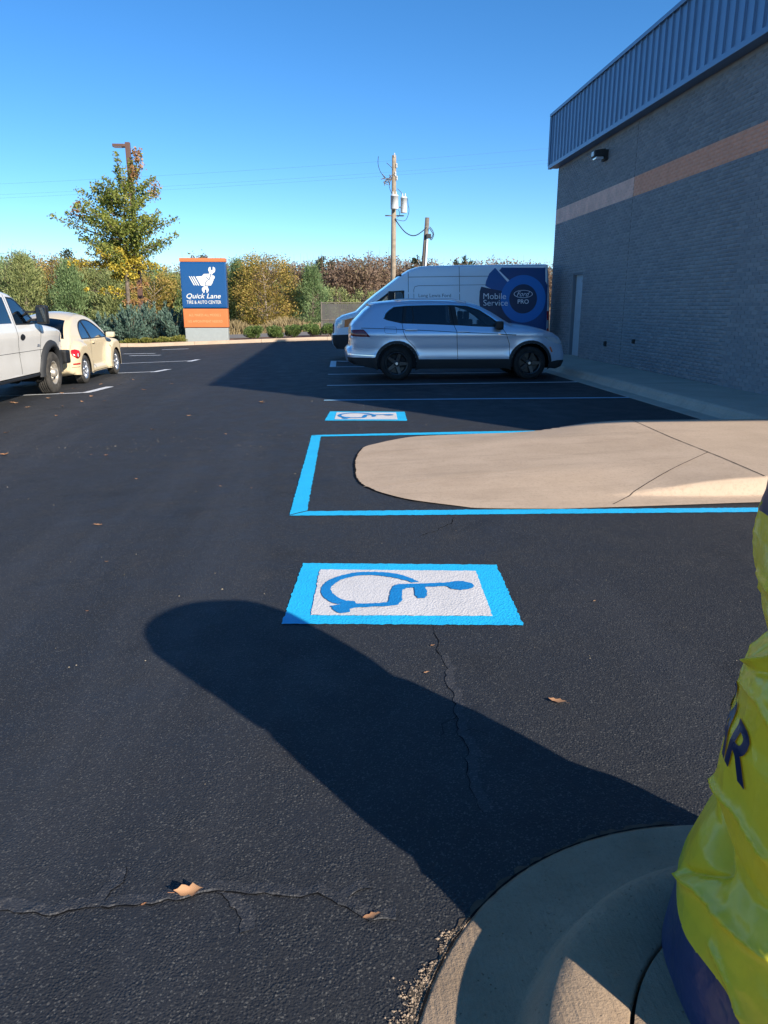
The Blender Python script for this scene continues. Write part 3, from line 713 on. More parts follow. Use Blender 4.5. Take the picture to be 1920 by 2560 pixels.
# ================================================================== VEHICLES
class Body:
    """car shell: side outline in (x,z), half-width function, regions cut into the flanks"""
    def __init__(s, root, top, bottom, wf, fillet=.10, bulge=.03):
        s.root = root; s.wf = wf; s.R = fillet; s.bulge = bulge
        s.top = []; s.kind = []
        for kd, pts in top:
            d = dens(pts, .05)
            for p in d[:-1]: s.top.append(p); s.kind.append(kd)
        s.top.append(tuple(top[-1][1][-1])); s.kind.append(top[-1][0])
        s.bottom = dens(bottom, .05); s.out = s.top + s.bottom[1:-1]
        s.T = np.array(s.top)
    def dist(s, x, z):
        A = s.T[:-1]; B = s.T[1:]; d = B-A; q = np.array((x, z))-A
        t = np.clip((q*d).sum(1)/np.maximum((d*d).sum(1), 1e-12), 0, 1)
        return float(np.sqrt((((q-d*t[:, None]))**2).sum(1)).min())
    def W(s, x, z):
        w = s.wf(x, z); d = s.dist(x, z)
        if d < s.R: w -= s.R - math.sqrt(max(0, s.R**2-(s.R-d)**2))
        return w
    def flanks(s, regions, body_name, body_mat, grid=.07, sides=(-1, 1)):
        polys = [s.out] + [dens(p, .045, True) for _, p, _, _ in regions]
        pts = []
        P = s.T
        for i in range(1, len(P)-1):
            t = P[i+1]-P[i-1]; n = np.array((t[1], -t[0]))/max(1e-9, np.hypot(*t))
            for e in (.004, .013, .03, .055, .08):
                if e < s.R*1.1:
                    for sg in (1, -1):
                        q = P[i]+n*e*sg
                        if pip(q, s.out) and s.dist(*q) > e*.9: pts.append(tuple(q))
        X = [p[0] for p in s.out]; Z = [p[1] for p in s.out]
        for a in np.arange(min(X), max(X), grid):
            for b in np.arange(min(Z), max(Z), grid):
                if pip((a, b), s.out) and s.dist(a, b) > s.R*.9: pts.append((a, b))
        v, t = cdt(polys, pts)
        y = [s.W(a, b) for a, b in v]
        byreg = {}
        for tri, k in t:
            if 0 not in k: continue
            byreg.setdefault(max(k), []).append(tri)
        bodyV, bodyF = [], []
        for k, tris in byreg.items():
            used = sorted(set(i for tr in tris for i in tr)); ix = {u: j for j, u in enumerate(used)}
            off = 0 if k == 0 else regions[k-1][3]
            for sd in sides:
                V = [(v[u][0], sd*(y[u]+off), v[u][1]) for u in used]; F = []
                for tr in tris:
                    a, b, c = [v[i] for i in tr]; ccw = (b[0]-a[0])*(c[1]-a[1])-(b[1]-a[1])*(c[0]-a[0]) > 0
                    q = [ix[i] for i in tr]; F.append(q if ccw == (sd < 0) else q[::-1])
                if k == 0:
                    n = len(bodyV); bodyV += V; bodyF += [[i+n for i in f] for f in F]
                else:
                    nm, _, mt, _ = regions[k-1]
                    mesh_obj(nm, V, F, mt, s.root, True)
        s.bV, s.bF, s.bname, s.bmat = bodyV, bodyF, body_name, body_mat
    def across(s, glass_names, gmat, inset=.07, nseg=14, parts=None):
        """skin over roof, bonnet and ends; named kinds become parts of their own"""
        V, F = s.bV, s.bF; T = s.T; n = len(T); rows = []
        for i in range(n):
            t = T[min(i+1, n-1)]-T[max(i-1, 0)]; nn = np.array((-t[1], t[0]))/max(1e-9, np.hypot(*t))
            w = s.W(*T[i]); row = []
            for j in range(nseg+1):
                q = -1+2*j/nseg; e = s.bulge*(1-q*q)
                row.append((T[i][0]+nn[0]*e, w*q, T[i][1]+nn[1]*e))
            rows.append(row)
        acc = {}
        for i in range(n-1):
            k = s.kind[i]; first = i == 0 or s.kind[i-1] != k; last = i+1 >= n-1 or s.kind[i+1] != k
            for j in range(nseg):
                edge = j == 0 or j == nseg-1
                tgt = 'body' if (k == 'body' or (k in glass_names and (edge or first or last))) else k
                acc.setdefault(tgt, []).append((i, j))
        for tgt, cells in acc.items():
            if tgt == 'body': VV, FF = V, F
            else: VV, FF = [], []
            ix = {}
            def vid(i, j):
                if (i, j) not in ix:
                    ix[(i, j)] = len(VV); VV.append(rows[i][j])
                return ix[(i, j)]
            for i, j in cells: FF.append((vid(i, j), vid(i, j+1), vid(i+1, j+1), vid(i+1, j))[::-1])
            if tgt != 'body':
                mt = gmat if tgt in glass_names else parts[tgt][1]; nm = tgt if tgt in glass_names else parts[tgt][0]
                mesh_obj(nm, VV, FF, mt, s.root, True)
        # join the seam between flank and skin so that it shades smoothly
        me = bpy.data.meshes.new(s.bname); me.from_pydata([tuple(map(float, p)) for p in V], [], [tuple(f) for f in F])
        bm = bmesh.new(); bm.from_mesh(me); bmesh.ops.remove_doubles(bm, verts=bm.verts, dist=.0004)
        bmesh.ops.recalc_face_normals(bm, faces=bm.faces); bm.to_mesh(me); bm.free()
        me.materials.append(s.bmat); me.polygons.foreach_set('use_smooth', [True]*len(me.polygons)); me.update()
        o = bpy.data.objects.new(s.bname, me); COL.objects.link(o); o.parent = s.root; s.body = o
        return o
    def line(s, pl, wd, mat, name, off=.0022, sides=(-1, 1), parent=None):
        P = dens(pl, .03)
        for sd in sides:
            A, B = [], []
            for i, p in enumerate(P):
                a = P[max(i-1, 0)]; b = P[min(i+1, len(P)-1)]; n = math.hypot(b[0]-a[0], b[1]-a[1]) or 1
                q = (-(b[1]-a[1])/n*wd/2, (b[0]-a[0])/n*wd/2)
                for L, g in ((A, 1), (B, -1)):
                    x, z = p[0]+q[0]*g, p[1]+q[1]*g; L.append((x, sd*(s.W(x, z)+off), z))
            n = len(A); F = [(i, n+i, n+i+1, i+1) if sd < 0 else (i+1, n+i+1, n+i, i) for i in range(n-1)]
            mesh_obj(name, A+B, F, mat, parent or s.root)
    def patch(s, poly, mat, name, off=.003, sd=-1, parent=None, grid=.09):
        poly = dens(poly, .08, True); xs = [p[0] for p in poly]; zs = [p[1] for p in poly]; pts = []
        for a in np.arange(min(xs), max(xs), grid):
            for b in np.arange(min(zs), max(zs), grid):
                if pip((a, b), poly): pts.append((a, b))
        v, t = cdt([poly], pts); F = []
        for tr, k in t:
            a, b, c = [v[i] for i in tr]; ccw = (b[0]-a[0])*(c[1]-a[1])-(b[1]-a[1])*(c[0]-a[0]) > 0
            F.append(tr if ccw == (sd < 0) else tr[::-1])
        return mesh_obj(name, [(a, sd*(s.W(a, b)+off), b) for a, b in v], F, mat, parent or s.root, True)
    def text(s, body, cx, cz, wd, ht, mat, name, off=.006, sd=-1, parent=None, **k):
        P, T = fit_text(body, wd, ht, **k)
        V = []
        for a, b in P:
            x, z = (cx+a, cz+b) if sd < 0 else (cx-a, cz+b)
            V.append((x, sd*(s.W(x, z)+off), z))
        return mesh_obj(name, V, T, mat, parent or s.root)
    def arch(s, c, r, depth=.32):
        """dark liner inside a wheel opening"""
        for sd in (-1, 1):
            m = MB(); V = []; n = 22
            for i in range(n+1):
                q = -.25+ (math.pi+.5)*i/n; x, z = c[0]+(r+.004)*math.cos(q), c[1]+(r+.004)*math.sin(q)
                w = s.wf(c[0], c[1])
                V += [(x, sd*(w-.015), z), (x, sd*(w-depth), z)]
            F = [(2*i, 2*i+1, 2*i+3, 2*i+2) for i in range(n)] + [tuple(2*i+1 for i in range(n+1))]
            m.add(V, F); m.build('wheel_arch_liner', M['under'], s.root)
def arch_pts(c, r, zb, n=20):
    a0 = math.asin((zb-c[1])/r)
    return [(c[0]+r*math.cos(q), c[1]+r*math.sin(q)) for q in np.linspace(a0, math.pi-a0, n)]
def ring_poly(c, r0, r1, zb, n=18):
    return arch_pts(c, r1, zb, n) + arch_pts(c, r0+.0005, zb, n)[::-1]
def wheel(root, x, y, z, r, wd, rim_r, mat_rim, mat_tyre, spokes=5, style='alloy', side=-1, cap=None):
    """axis along y, outer face towards side"""
    Mx = Matrix.Translation((x, y, z)) @ Matrix.Rotation(math.pi/2 if side < 0 else -math.pi/2, 4, 'X')
    h = wd/2; m = MB()
    m.lathe([(rim_r, -h*.8), (rim_r, h*.82), (rim_r-.012, h*.86), (rim_r-.03, h*.80), (rim_r-.045, h*.1), (rim_r-.05, -h*.6)], 40, Mx)
    d = h*.52 if style != 'steel' else h*.30
    if style == 'steel':
        pr = [(rim_r-.05, -h*.1), (rim_r-.07, h*.2), (rim_r*.62, d+.03), (rim_r*.5, d-.01), (rim_r*.36, d+.02), (rim_r*.34, d+.10), (rim_r*.28, d+.115), (.001, d+.12)]
        m.lathe(pr, 40, Mx)
        for k in range(8):
            q = 2*math.pi*k/8; c = Mx @ Matrix.Translation((rim_r*.44*math.cos(q), rim_r*.44*math.sin(q), 0))
            m.lathe([(.001, d+.045), (.016, d+.045), (.018, d-.01)], 6, c)
    else:
        for k in range(spokes):
            q = 2*math.pi*k/spokes; Rk = Mx @ Matrix.Rotation(q, 4, 'Z')
            w0, w1 = rim_r*.20, rim_r*.125
            V = [(rim_r*.14, -w0*.8, d), (rim_r*.14, w0*.8, d), (rim_r-.02, w1, d+.014), (rim_r-.02, -w1, d+.014),
                 (rim_r*.14, -w0, d-.035), (rim_r*.14, w0, d-.035), (rim_r-.02, w1*1.3, d-.02), (rim_r-.02, -w1*1.3, d-.02)]
            m.add([Rk @ Vector(p) for p in V], [(0, 3, 2, 1), (4, 5, 6, 7), (0, 1, 5, 4), (1, 2, 6, 5), (2, 3, 7, 6), (3, 0, 4, 7)])
        m.lathe([(rim_r*.26, d-.03), (rim_r*.25, d+.008), (rim_r*.16, d+.018), (.001, d+.018)], 24, Mx)
    wh = m.build('wheel', mat_rim, root, style == 'steel')
    b = MB().lathe([(rim_r-.04, -h*.3), (rim_r-.04, -h*.2), (.001, -h*.2)], 24, Mx).lathe([(rim_r*.55, -h*.15), (rim_r*.55, h*.0), (.001, 0)], 24, Mx)
    b.build('brake_disc', M['dark_alloy'] if style != 'steel' else M['under'], wh)
    rb = r; sw = .018
    tp = [(rim_r-.004, -h*.86), (rim_r+.012, -h*.97), (rim_r+(rb-rim_r)*.45, -h), (rb-.03, -h*.95), (rb-.008, -h*.82), (rb, -h*.70)]
    g = [-.45, -.15, .15, .45]
    tp2 = []
    for q in g: tp2 += [(rb, h*(q-.055)), (rb-.009, h*(q-.035)), (rb-.009, h*(q+.035)), (rb, h*(q+.055))]
    tp = tp + tp2 + [(p[0], -p[1]) for p in tp[::-1]]
    ty = MB().lathe(tp, 56, Mx).build('tyre', mat_tyre, wh, True)
    if cap:
        MB().lathe([(.028, d+.019), (.028, d+.022), (.001, d+.022)], 16, Mx).build('centre_cap', cap, wh)
    return wh
def seat(root, x, y, z, h, mat, w=.48):
    m = MB()
    m.box(x-.26, x+.26, y-w/2, y+w/2, z, z+.16, .05)
    V0 = len(m.v); m.box(x-.34, x-.20, y-w/2, y+w/2, z+.1, z+h-.16, .05); m.box(x-.36, x-.26, y-.13, y+.13, z+h-.17, z+h, .04)
    m.box(x-.32, x-.29, y-.07, y-.05, z+h-.25, z+h-.1); m.box(x-.32, x-.29, y+.05, y+.07, z+h-.25, z+h-.1)
    return m.build('seat', mat, root)
def tub(root, x0, x1, hw, z0, z1, mat):
    m = MB(); m.add([(x0, -hw, z0), (x1, -hw, z0), (x1, hw, z0), (x0, hw, z0), (x0, -hw, z1), (x1, -hw, z1), (x1, hw, z1), (x0, hw, z1)],
                    [(0, 1, 2, 3), (0, 4, 5, 1), (1, 5, 6, 2), (2, 6, 7, 3), (3, 7, 4, 0)])
    return m.build('interior_tub', mat, root)
def steering(root, x, y, z, r, mat):
    Mx = Matrix.Translation((x, y, z)) @ Matrix.Rotation(-math.pi/2+.4, 4, 'Y')
    m = MB().lathe([(r+.014*math.cos(q), .014*math.sin(q)) for q in np.linspace(0, 2*math.pi, 9)[:-1]], 24, Mx, True)
    m.add([Mx @ Vector(p) for p in ((-r, -.02, 0), (r, -.02, 0), (r, .02, 0), (-r, .02, 0))], [(0, 1, 2, 3)])
    return m.build('steering_wheel', mat, root, True)

# ------------------------------------------------------------------ silver SUV
SY = 16.67; SX = 2.9
suv = empty('parked_suv', (SX, SY, 0), 0, 'silver SUV with roof rails and black wheels parked nose to the wall', 'car')
def s1(l, Y=15.80): return [(lambda p: (p[0]-SX, p[1]))(onY(800+a*.38577, 620+b*.38577, Y)) for a, b in l]
RW = s1([(497, 757)])[0]; FW = s1([(1357, 749)])[0]; RW = (RW[0], .345); FW = (FW[0], .345)
ZS = .235
def suv_w(x, z):
    e = abs(x+.03); w = .915
    if e > 1.45: w -= .20*((e-1.45)/.95)**2.2
    if z > .98: w -= .30*((z-.98)/.70)**1.15
    if z < .55: w -= .06*((.55-z)/.3)**2
    w += .018*math.exp(-((z-.95)/.05)**2) - .014*math.exp(-((z-.62)/.10)**2)
    for c in (RW, FW):
        d = math.hypot(x-c[0], z-c[1]); w += .022*math.exp(-((d-.40)/.07)**2)
    return w
tail = s1([(218, 758), (186, 740), (176, 700), (177, 662), (200, 642), (204, 600), (200, 545), (206, 505), (222, 484)])
win_r = s1([(222, 484), (250, 455), (290, 412), (332, 378)])
roof = s1([(332, 378), (328, 366), (380, 357), (470, 348), (560, 343), (700, 339), (820, 341), (900, 346), (965, 354), (1010, 364)])
wind = s1([(1010, 364), (1060, 383), (1120, 416), (1190, 462), (1248, 499)])
hood = s1([(1248, 499), (1300, 503), (1380, 514), (1450, 530), (1510, 550), (1550, 575), (1572, 605), (1582, 645), (1590, 690), (1589, 735), (1574, 770), (1540, 785)])
top = [('body', tail), ('rear_window', win_r), ('body', roof), ('windscreen', wind), ('body', hood)]
zbF = .24; bot = [hood[-1], (FW[0]+.46, zbF)] + arch_pts(FW, .415, .20) + [(FW[0]-.5, ZS), (RW[0]+.5, ZS)] + arch_pts(RW, .415, .20) + [(RW[0]-.46, zbF), tail[0]]
B = Body(suv, top, bot, suv_w, .085, .035)
dlo = s1([(412, 458), (425, 425), (448, 402), (482, 381), (560, 373), (700, 369), (860, 368), (960, 374), (1040, 399), (1118, 451), (1198, 513), (1050, 510), (900, 502), (700, 494), (530, 489), (440, 470)])
clad = [ring_poly(FW, .415, .475, .20), ring_poly(RW, .415, .475, .20),
        [(FW[0]-.42, ZS-.02), (FW[0]-.42, ZS+.20), (RW[0]+.42, ZS+.20), (RW[0]+.42, ZS-.02)],
        [(RW[0]-.42, .15), (RW[0]-.42, .47), (-3, .47), (-3, .15)], [(FW[0]+.42, .15), (FW[0]+.42, .36), (FW[0]+.6, .40), (3, .42), (3, .15)]]
regs = [('cladding', p, M['dark_plastic'], .004) for p in clad]
regs += [('window_trim', dlo, M['black_plastic'], .001),
         ('quarter_window', s1([(424, 455), (435, 428), (455, 407), (484, 388), (548, 381), (536, 481), (446, 465)]), M['glass_dark'], -.004),
         ('rear_door_window', s1([(606, 379), (720, 376), (838, 374), (846, 492), (700, 488), (612, 484)]), M['glass_dark'], -.004),
         ('rear_door_vent', s1([(566, 381), (598, 379), (604, 484), (552, 482)]), M['glass_dark'], -.004),
         ('front_door_window', s1([(882, 376), (955, 381), (1030, 404), (1100, 448), (1140, 482), (1150, 506), (1050, 503), (898, 497)]), M['glass_clear'], -.004),
         ('tail_light', s1([(190, 533), (283, 528), (300, 545), (326, 577), (260, 576), (190, 570)]), M['dark_red_lens'], .004),
         ('head_light', s1([(1448, 574), (1500, 577), (1600, 606), (1600, 628), (1530, 618), (1480, 598)]), M['clear_lens'], .003),
         ('side_marker', s1([(1484, 640), (1494, 640), (1508, 672), (1498, 676)]), M['amber_lens'], .004)]
B.flanks(regs, 'body', M['silver'])
B.across(('rear_window', 'windscreen'), M['glass_mid'])
for c in (RW, FW): B.arch(c, .415)
B.line(s1([(850, 372), (868, 500), (884, 540), (890, 700), (890, 745)]), .010, M['seam'], 'door_gap')
B.line(s1([(545, 382), (532, 490), (540, 545), (560, 590), (610, 640), (640, 700)]), .010, M['seam'], 'door_gap')
B.line(s1([(1180, 516), (1205, 560), (1224, 620), (1226, 720)]), .010, M['seam'], 'door_gap')
B.line(s1([(268, 520), (420, 523), (550, 528), (720, 536), (880, 545), (1150, 556)]), .011, M['seam'], 'crease_shade_line')  # dark strip: shade under the character line, put into the colour
B.line(s1([(1152, 557), (1200, 560), (1268, 563)]), .020, M['chrome'], 'fender_trim', .006)
B.line(s1([(640, 703), (890, 708), (1222, 716)]), .014, M['silver'], 'sill_edge', .008)
B.line(s1([(185, 690), (230, 694), (300, 697), (362, 699)]), .016, M['chrome'], 'bumper_trim', .006)
B.line(s1([(415, 455), (425, 425), (450, 401), (482, 380), (560, 372), (700, 368), (860, 367), (960, 373), (1040, 398), (1118, 450), (1198, 512)]), .014, M['chrome'], 'window_surround', .005)
fd = s1([(420, 512), (490, 512), (496, 525), (494, 552), (425, 552), (418, 540), (420, 512)]); B.line(fd, .006, M['seam'], 'fuel_flap', .002, (-1,))
for cx in (590, 926):
    c = s1([(cx, 529 if cx < 700 else 541)])[0]
    for sd in (-1, 1):
        w = suv_w(*c); m = MB(); m.box(c[0]-.13, c[0]+.13, min(sd*(w+.01), sd*(w+.045)), max(sd*(w+.01), sd*(w+.045)), c[1]-.018, c[1]+.018, .014)
        m.box(c[0]-.075, c[0]+.075, min(sd*(w-.004), sd*(w+.004)), max(sd*(w-.004), sd*(w+.004)), c[1]-.045, c[1]+.02, .003)
        m.build('door_handle', M['silver'], suv)
mc = s1([(1148, 498)])[0]
for sd in (-1, 1):
    m = MB(); y0, y1 = sorted((sd*.90, sd*1.09)); m.box(mc[0]-.07, mc[0]+.10, y0, y1, mc[1]-.10, mc[1]+.08, .05)
    y0, y1 = sorted((sd*.80, sd*.92)); m.box(mc[0]-.02, mc[0]+.09, y0, y1, mc[1]-.10, mc[1]-.06, .02)
    m.build('wing_mirror', M['black_plastic'], suv)
rr = s1([(505, 345), (520, 338), (700, 333), (860, 336), (905, 345), (960, 356)])
for sd in (-1, 1):
    MB().tube([(x, sd*.60, z+.012) for x, z in spline(rr, 5)], .020, 8).build('roof_rail', M['alloy'], suv, True)
sp = s1([(324, 362), (430, 351)]); MB().box(sp[0][0]-.02, sp[1][0], -.58, .58, sp[0][1]-.035, sp[0][1]+.012, .012).build('roof_spoiler', M['silver'], suv)
wp = s1([(232, 480)])[0]; MB().tube([(wp[0]-.03, 0, wp[1]), (wp[0]-.02, .42, wp[1]+.06)], .011, 6).build('rear_wiper', M['black_plastic'], suv)
for c in (RW, FW):
    for sd in (-1, 1):
        wheel(suv, c[0], sd*.79, .345, .345, .235, .245, M['dark_alloy'], M['rubber'], 5, 'alloy', sd, M['alloy'])
tub(suv, -1.95, 1.15, .80, .26, .88, M['interior'])
for xx, yy in ((.35, -.38), (.35, .38), (-.65, -.40), (-.65, .40)): seat(suv, xx, yy, .55, .86 if xx > 0 else .80, M['interior'])
steering(suv, .92, .38, 1.0, .18, M['interior'])
MB().box(1.0, 1.35, -.70, .70, .80, .98, .05).build('dashboard', M['interior'], suv)
MB().box(-1.9, 1.9, -.62, .62, .22, .36).build('underbody', M['under'], suv)

# ------------------------------------------------------------------ white service van
VY = 23.02; VX = 3.2
van = empty('service_van', (VX, VY, 0), 0, 'tall white service van with blue ring decals parked against the building', 'van')
def s2(l, Y=22.05): return [(lambda p: (p[0]-VX, p[1]))(onY(800+a*.38577, 620+b*.38577, Y)) for a, b in l]
def van_w(x, z):
    w = 1.0
    if z > 1.25: w -= .13*((z-1.25)/1.4)**1.4
    f = x-(-1.9)
    if f < 0: w -= .17*(min(1.3, -f)/1.2)**2
    if x > 3.05: w -= .05*((x-3.05)/.15)**2
    if z < .6: w -= .03*((.6-z)/.3)**2
    w -= (.012*math.exp(-((z-2.20)/.02)**2) + .012*math.exp(-((z-1.88)/.02)**2))*sm((.9-x)/.2)
    return w
vfront = s2([(108, 655), (88, 630), (80, 598), (81, 566), (93, 556), (94, 500), (106, 468), (146, 442), (236, 416)])
vwind = s2([(236, 416), (300, 355), (370, 298), (440, 247), (520, 185)])
vroof = s2([(520, 185), (590, 141), (640, 123), (700, 115), (900, 110), (1300, 105), (1478, 103), (1489, 112), (1494, 200), (1496, 400), (1497, 560), (1490, 640)])
top = [('body', vroof[::-1]), ('windscreen', vwind[::-1]), ('body', vfront[::-1])]
VR = (vfront[3][0]+1.02, .35); VW2 = (VR[0]+3.66, .35)
VR = (VR[0], .36); VW2 = (min(VW2[0], 1.85), .36)
vb = .30
bot = [vfront[0], (VR[0]-.5, vb)] + [(a, b_) for a, b_ in arch_pts(VR, .44, vb)[::-1]] + arch_pts(VW2, .44, vb)[::-1] + [(VW2[0]+.6, vb), vroof[-1]]
B = Body(van, [(k, p[::-1]) for k, p in top[::-1]], [bot[-1]] + bot[1:-1][::-1] + [bot[0]], van_w, .09, .03)
VL = lambda l: s2(l)
regs = [('bumper', VL([(60, 566), (205, 560), (225, 600), (225, 700), (60, 700)]), M['dark_plastic'], .004),
        ('sill_trim', [(VR[0]+.40, .2), (VW2[0]-.40, .2), (VW2[0]-.40, .46), (VR[0]+.40, .46)], M['dark_plastic'], .006),
        ('cab_window_trim', VL([(352, 352), (370, 342), (446, 286), (470, 279), (547, 275), (545, 345), (540, 396), (352, 400)]), M['black_plastic'], .001),
        ('cab_window', VL([(392, 352), (400, 343), (452, 295), (480, 287), (538, 282), (536, 340), (530, 390), (392, 392)]), M['glass_clear'], -.004),
        ('head_light', VL([(104, 486), (125, 472), (222, 450), (200, 480), (186, 512), (110, 520)]), M['clear_lens'], .003),
        ('turn_lamp', VL([(160, 466), (222, 450), (200, 480), (186, 512), (158, 514)]), M['amber_lens'], .004),
        ('tail_light', VL([(1470, 408), (1500, 408), (1500, 468), (1470, 468)]), M['red_lens'], .003),
        ('reversing_light', VL([(1470, 468), (1500, 468), (1500, 520), (1470, 520)]), M['clear_lens'], .003),
        ('tail_light', VL([(1470, 520), (1500, 520), (1500, 540), (1470, 540)]), M['red_lens'], .003)]
B.flanks(regs, 'body', M['van_white'], .10)
B.across(('windscreen',), M['glass_mid'])
for c in (VR, VW2): B.arch(c, .44, .3)
for l in ([(573, 150), (573, 600)], [(905, 115), (905, 620)], [(345, 410), (350, 600)]): B.line(VL(l), .012, M['seam'], 'panel_gap')
B.line(VL([(612, 600), (608, 270), (616, 250), (640, 244), (900, 240)]), .010, M['seam'], 'panel_gap')
B.line(VL([(575, 188), (900, 184), (1180, 181)]), .012, M['seam'], 'body_crease_shade', .001); B.line(VL([(905, 240), (1180, 237)]), .010, M['seam'], 'body_crease_shade', .001)  # dark strips painted on for the shade of the pressed creases
for nm, c in (('decal_navy', (.010, .030, .085)), ('decal_royal', (.010, .10, .32)), ('decal_ring', (.012, .17, .52)), ('decal_deep', (.010, .060, .20))):
    M[nm] = simple(nm, c, .35, coat=.5)
M['decal_grey'] = simple('decal_grey', (.10, .13, .18), .4); M['decal_white'] = simple('decal_white', (.72, .76, .80), .4)
wrap = MB
circ = lambda cx, cz, r, a0=0, a1=360, n=48: [(cx+r*math.cos(R(a)), cz+r*math.sin(R(a))) for a in np.linspace(a0, a1, n)]
cc = VL([(1316, 330)])[0]; ms = VL([(1416, 330)])[0][0]-cc[0]; ms /= 100    # metres per traced unit
for sd in (-1, 1):
    mir = (lambda p: p)
    B.patch(VL([(1165, 145), (1195, 113), (1486, 108), (1490, 130), (1491, 400), (1491, 545), (1300, 545), (1190, 480), (1210, 330), (1240, 220)]), M['decal_deep'], 'blue_wrap', .003, sd)
    B.patch(VL([(1072, 245), (1078, 215), (1100, 165), (1139, 127), (1160, 152), (1230, 235), (1190, 300), (1160, 290)]), M['decal_royal'], 'blue_wrap', .004, sd)
    B.patch(VL([(1046, 250), (1100, 262), (1200, 282), (1205, 380), (1230, 470), (1290, 545), (1150, 545), (1065, 480), (1038, 420), (1031, 340), (1036, 280)]), M['decal_navy'], 'blue_wrap', .005, sd)
    o = B.patch(circ(cc[0], cc[1], 146*ms)[:-1], M['decal_ring'], 'ring_decal', .0065, sd)
    B.patch(circ(cc[0], cc[1], 90*ms)[:-1], M['decal_navy'], 'ring_centre', .008, sd, o)
    sg = 1 if sd < 0 else 1
    a = VL([(1132, 312)])[0]; B.text('Mobile', a[0], a[1], 146*ms, 36*ms, M['decal_white'], 'lettering', .010, sd, o)
    a = VL([(1137, 355)])[0]; B.text('Service', a[0], a[1], 158*ms, 36*ms, M['decal_white'], 'lettering', .010, sd, o)
    a = VL([(1316, 347)])[0]; B.text('PRO', a[0], a[1], 72*ms, 27*ms, M['decal_white'], 'lettering', .012, sd, o, bold=.012)
    a = VL([(1317, 298)])[0]
    el = [(a[0]+61*ms*math.cos(q), a[1]+24*ms*math.sin(q)) for q in np.linspace(0, 2*math.pi, 40)]
    B.patch(el[:-1], M['decal_white'], 'oval_badge', .010, sd, o)
    B.patch([(a[0]+57*ms*math.cos(q), a[1]+21*ms*math.sin(q)) for q in np.linspace(0, 2*math.pi, 40)][:-1], M['decal_navy'], 'oval_badge', .0115, sd, o)
    B.text('Ford', a[0], a[1], 84*ms, 30*ms, M['decal_white'], 'lettering', .0135, sd, o, shear=.45)
    a = VL([(744, 311)])[0]; B.text('Long Lewis Ford', a[0], a[1], 206*ms, 27*ms, M['decal_grey'], 'lettering', .006, sd)
for c in (VR, VW2):
    for sd in (-1, 1): wheel(van, c[0], sd*.86, .36, .36, .23, .215, M['rust_steel'], M['rubber'], 6, 'steel', sd)
for sd in (-1, 1):
    y0, y1 = sorted((sd*1.0, sd*1.22)); mc = VL([(452, 318)])[0]
    MB().box(mc[0]-.06, mc[0]+.12, y0, y1, mc[1]-.25, mc[1]+.16, .05).build('wing_mirror', M['black_plastic'], van)
    if sd < 0: break
tub(van, -2.3, -1.2, .85, .5, 1.0, M['interior'])
for yy in (-.5, .5): seat(van, -1.45, yy, .75, .95, M['interior']).rotation_euler = (0, 0, 0)
MB().box(-2.5, 3.0, -.8, .8, .28, .5).build('underbody', M['under'], van)
MB().box(-1.14, -1.10, -.84, .84, .5, 2.4).build('bulkhead', M['interior'], van)
gx = vfront[4][0]; MB().box(gx-.035, gx+.06, -.55, .55, vfront[6][1]-.42, vfront[6][1]-.12, .03).build('grille', M['black_plastic'], van)

# ------------------------------------------------------------------ cream rounded two-door
gx_, gy_, gz_ = -6.36, 18.72, gz(-5.6)
bug = empty('cream_car', (gx_, gy_, gz_), R(90), 'cream rounded two-door car parked just ahead of the white pickup truck', 'car')
BR, BF = (-1.255, .315), (1.255, .315)
def bug_w(x, z):
    body = .755
    if x > .85: body -= .14*min(1, (x-.85)/.5)
    if x < -1.0: body -= .02*min(1, (-1.0-x)/.6)
    if z > .90: body -= .25*((z-.90)/.6)**1.25
    if z < .3: body -= .03
    w = body
    for c in (BR, BF):
        d = math.hypot((x-c[0])*(.86 if (x < c[0]) == (c[0] < 0) else 1.0), z-c[1]); o = .645; k = sm((o-d)/.09)
        lim = .865
        e = abs(x)-1.55
        if e > 0: lim -= .16*(e/.5)**2
        w = max(w, w+(lim-w)*k)
    if abs(x) < .8 and z < .34: w = max(w, .80)
    return w
btail = spline([(-1.84, .24), (-2.0, .30), (-2.06, .42), (-2.06, .55), (-1.99, .70), (-1.90, .83), (-1.76, .97)], 4)
bwin = spline([(-1.76, .97), (-1.60, 1.12), (-1.38, 1.27), (-1.12, 1.385)], 3)
broof = spline([(-1.12, 1.385), (-.75, 1.475), (-.35, 1.505), (.05, 1.485), (.38, 1.41)], 4)
bws = spline([(.38, 1.41), (.62, 1.29), (.86, 1.13), (1.02, 1.0)], 4)
bhood = spline([(1.02, 1.0), (1.25, .955), (1.5, .865), (1.72, .74), (1.88, .59), (1.96, .45), (1.96, .32), (1.86, .22)], 4)
bot = [bhood[-1], (BF[0]+.37, .22)] + arch_pts(BF, .365, .22) + [(BF[0]-.4, .20), (BR[0]+.4, .20)] + arch_pts(BR, .365, .22) + [btail[0]]
B = Body(bug, [('body', btail), ('rear_window', bwin), ('body', broof), ('windscreen', bws), ('body', bhood)], bot, bug_w, .055, .07)
dl = spline([(-1.02, .965), (-1.0, 1.10), (-.86, 1.25), (-.60, 1.355), (-.22, 1.395), (.15, 1.355), (.48, 1.23), (.76, 1.07), (.93, .95)], 4)
regs = [('window_trim', dl + [(.5, .945), (-.5, .95)], M['black_plastic'], .002),
        ('quarter_window', spline([(-.98, .985), (-.96, 1.09), (-.83, 1.22), (-.58, 1.325), (-.50, 1.34)], 3) + [(-.40, .98)], M['glass_mid'], -.003),
        ('door_window', spline([(-.42, 1.345), (-.20, 1.365), (.14, 1.325), (.45, 1.205), (.70, 1.065), (.85, .97)], 3) + [(.4, .965), (-.30, .97)], M['glass_mid'], -.003)]
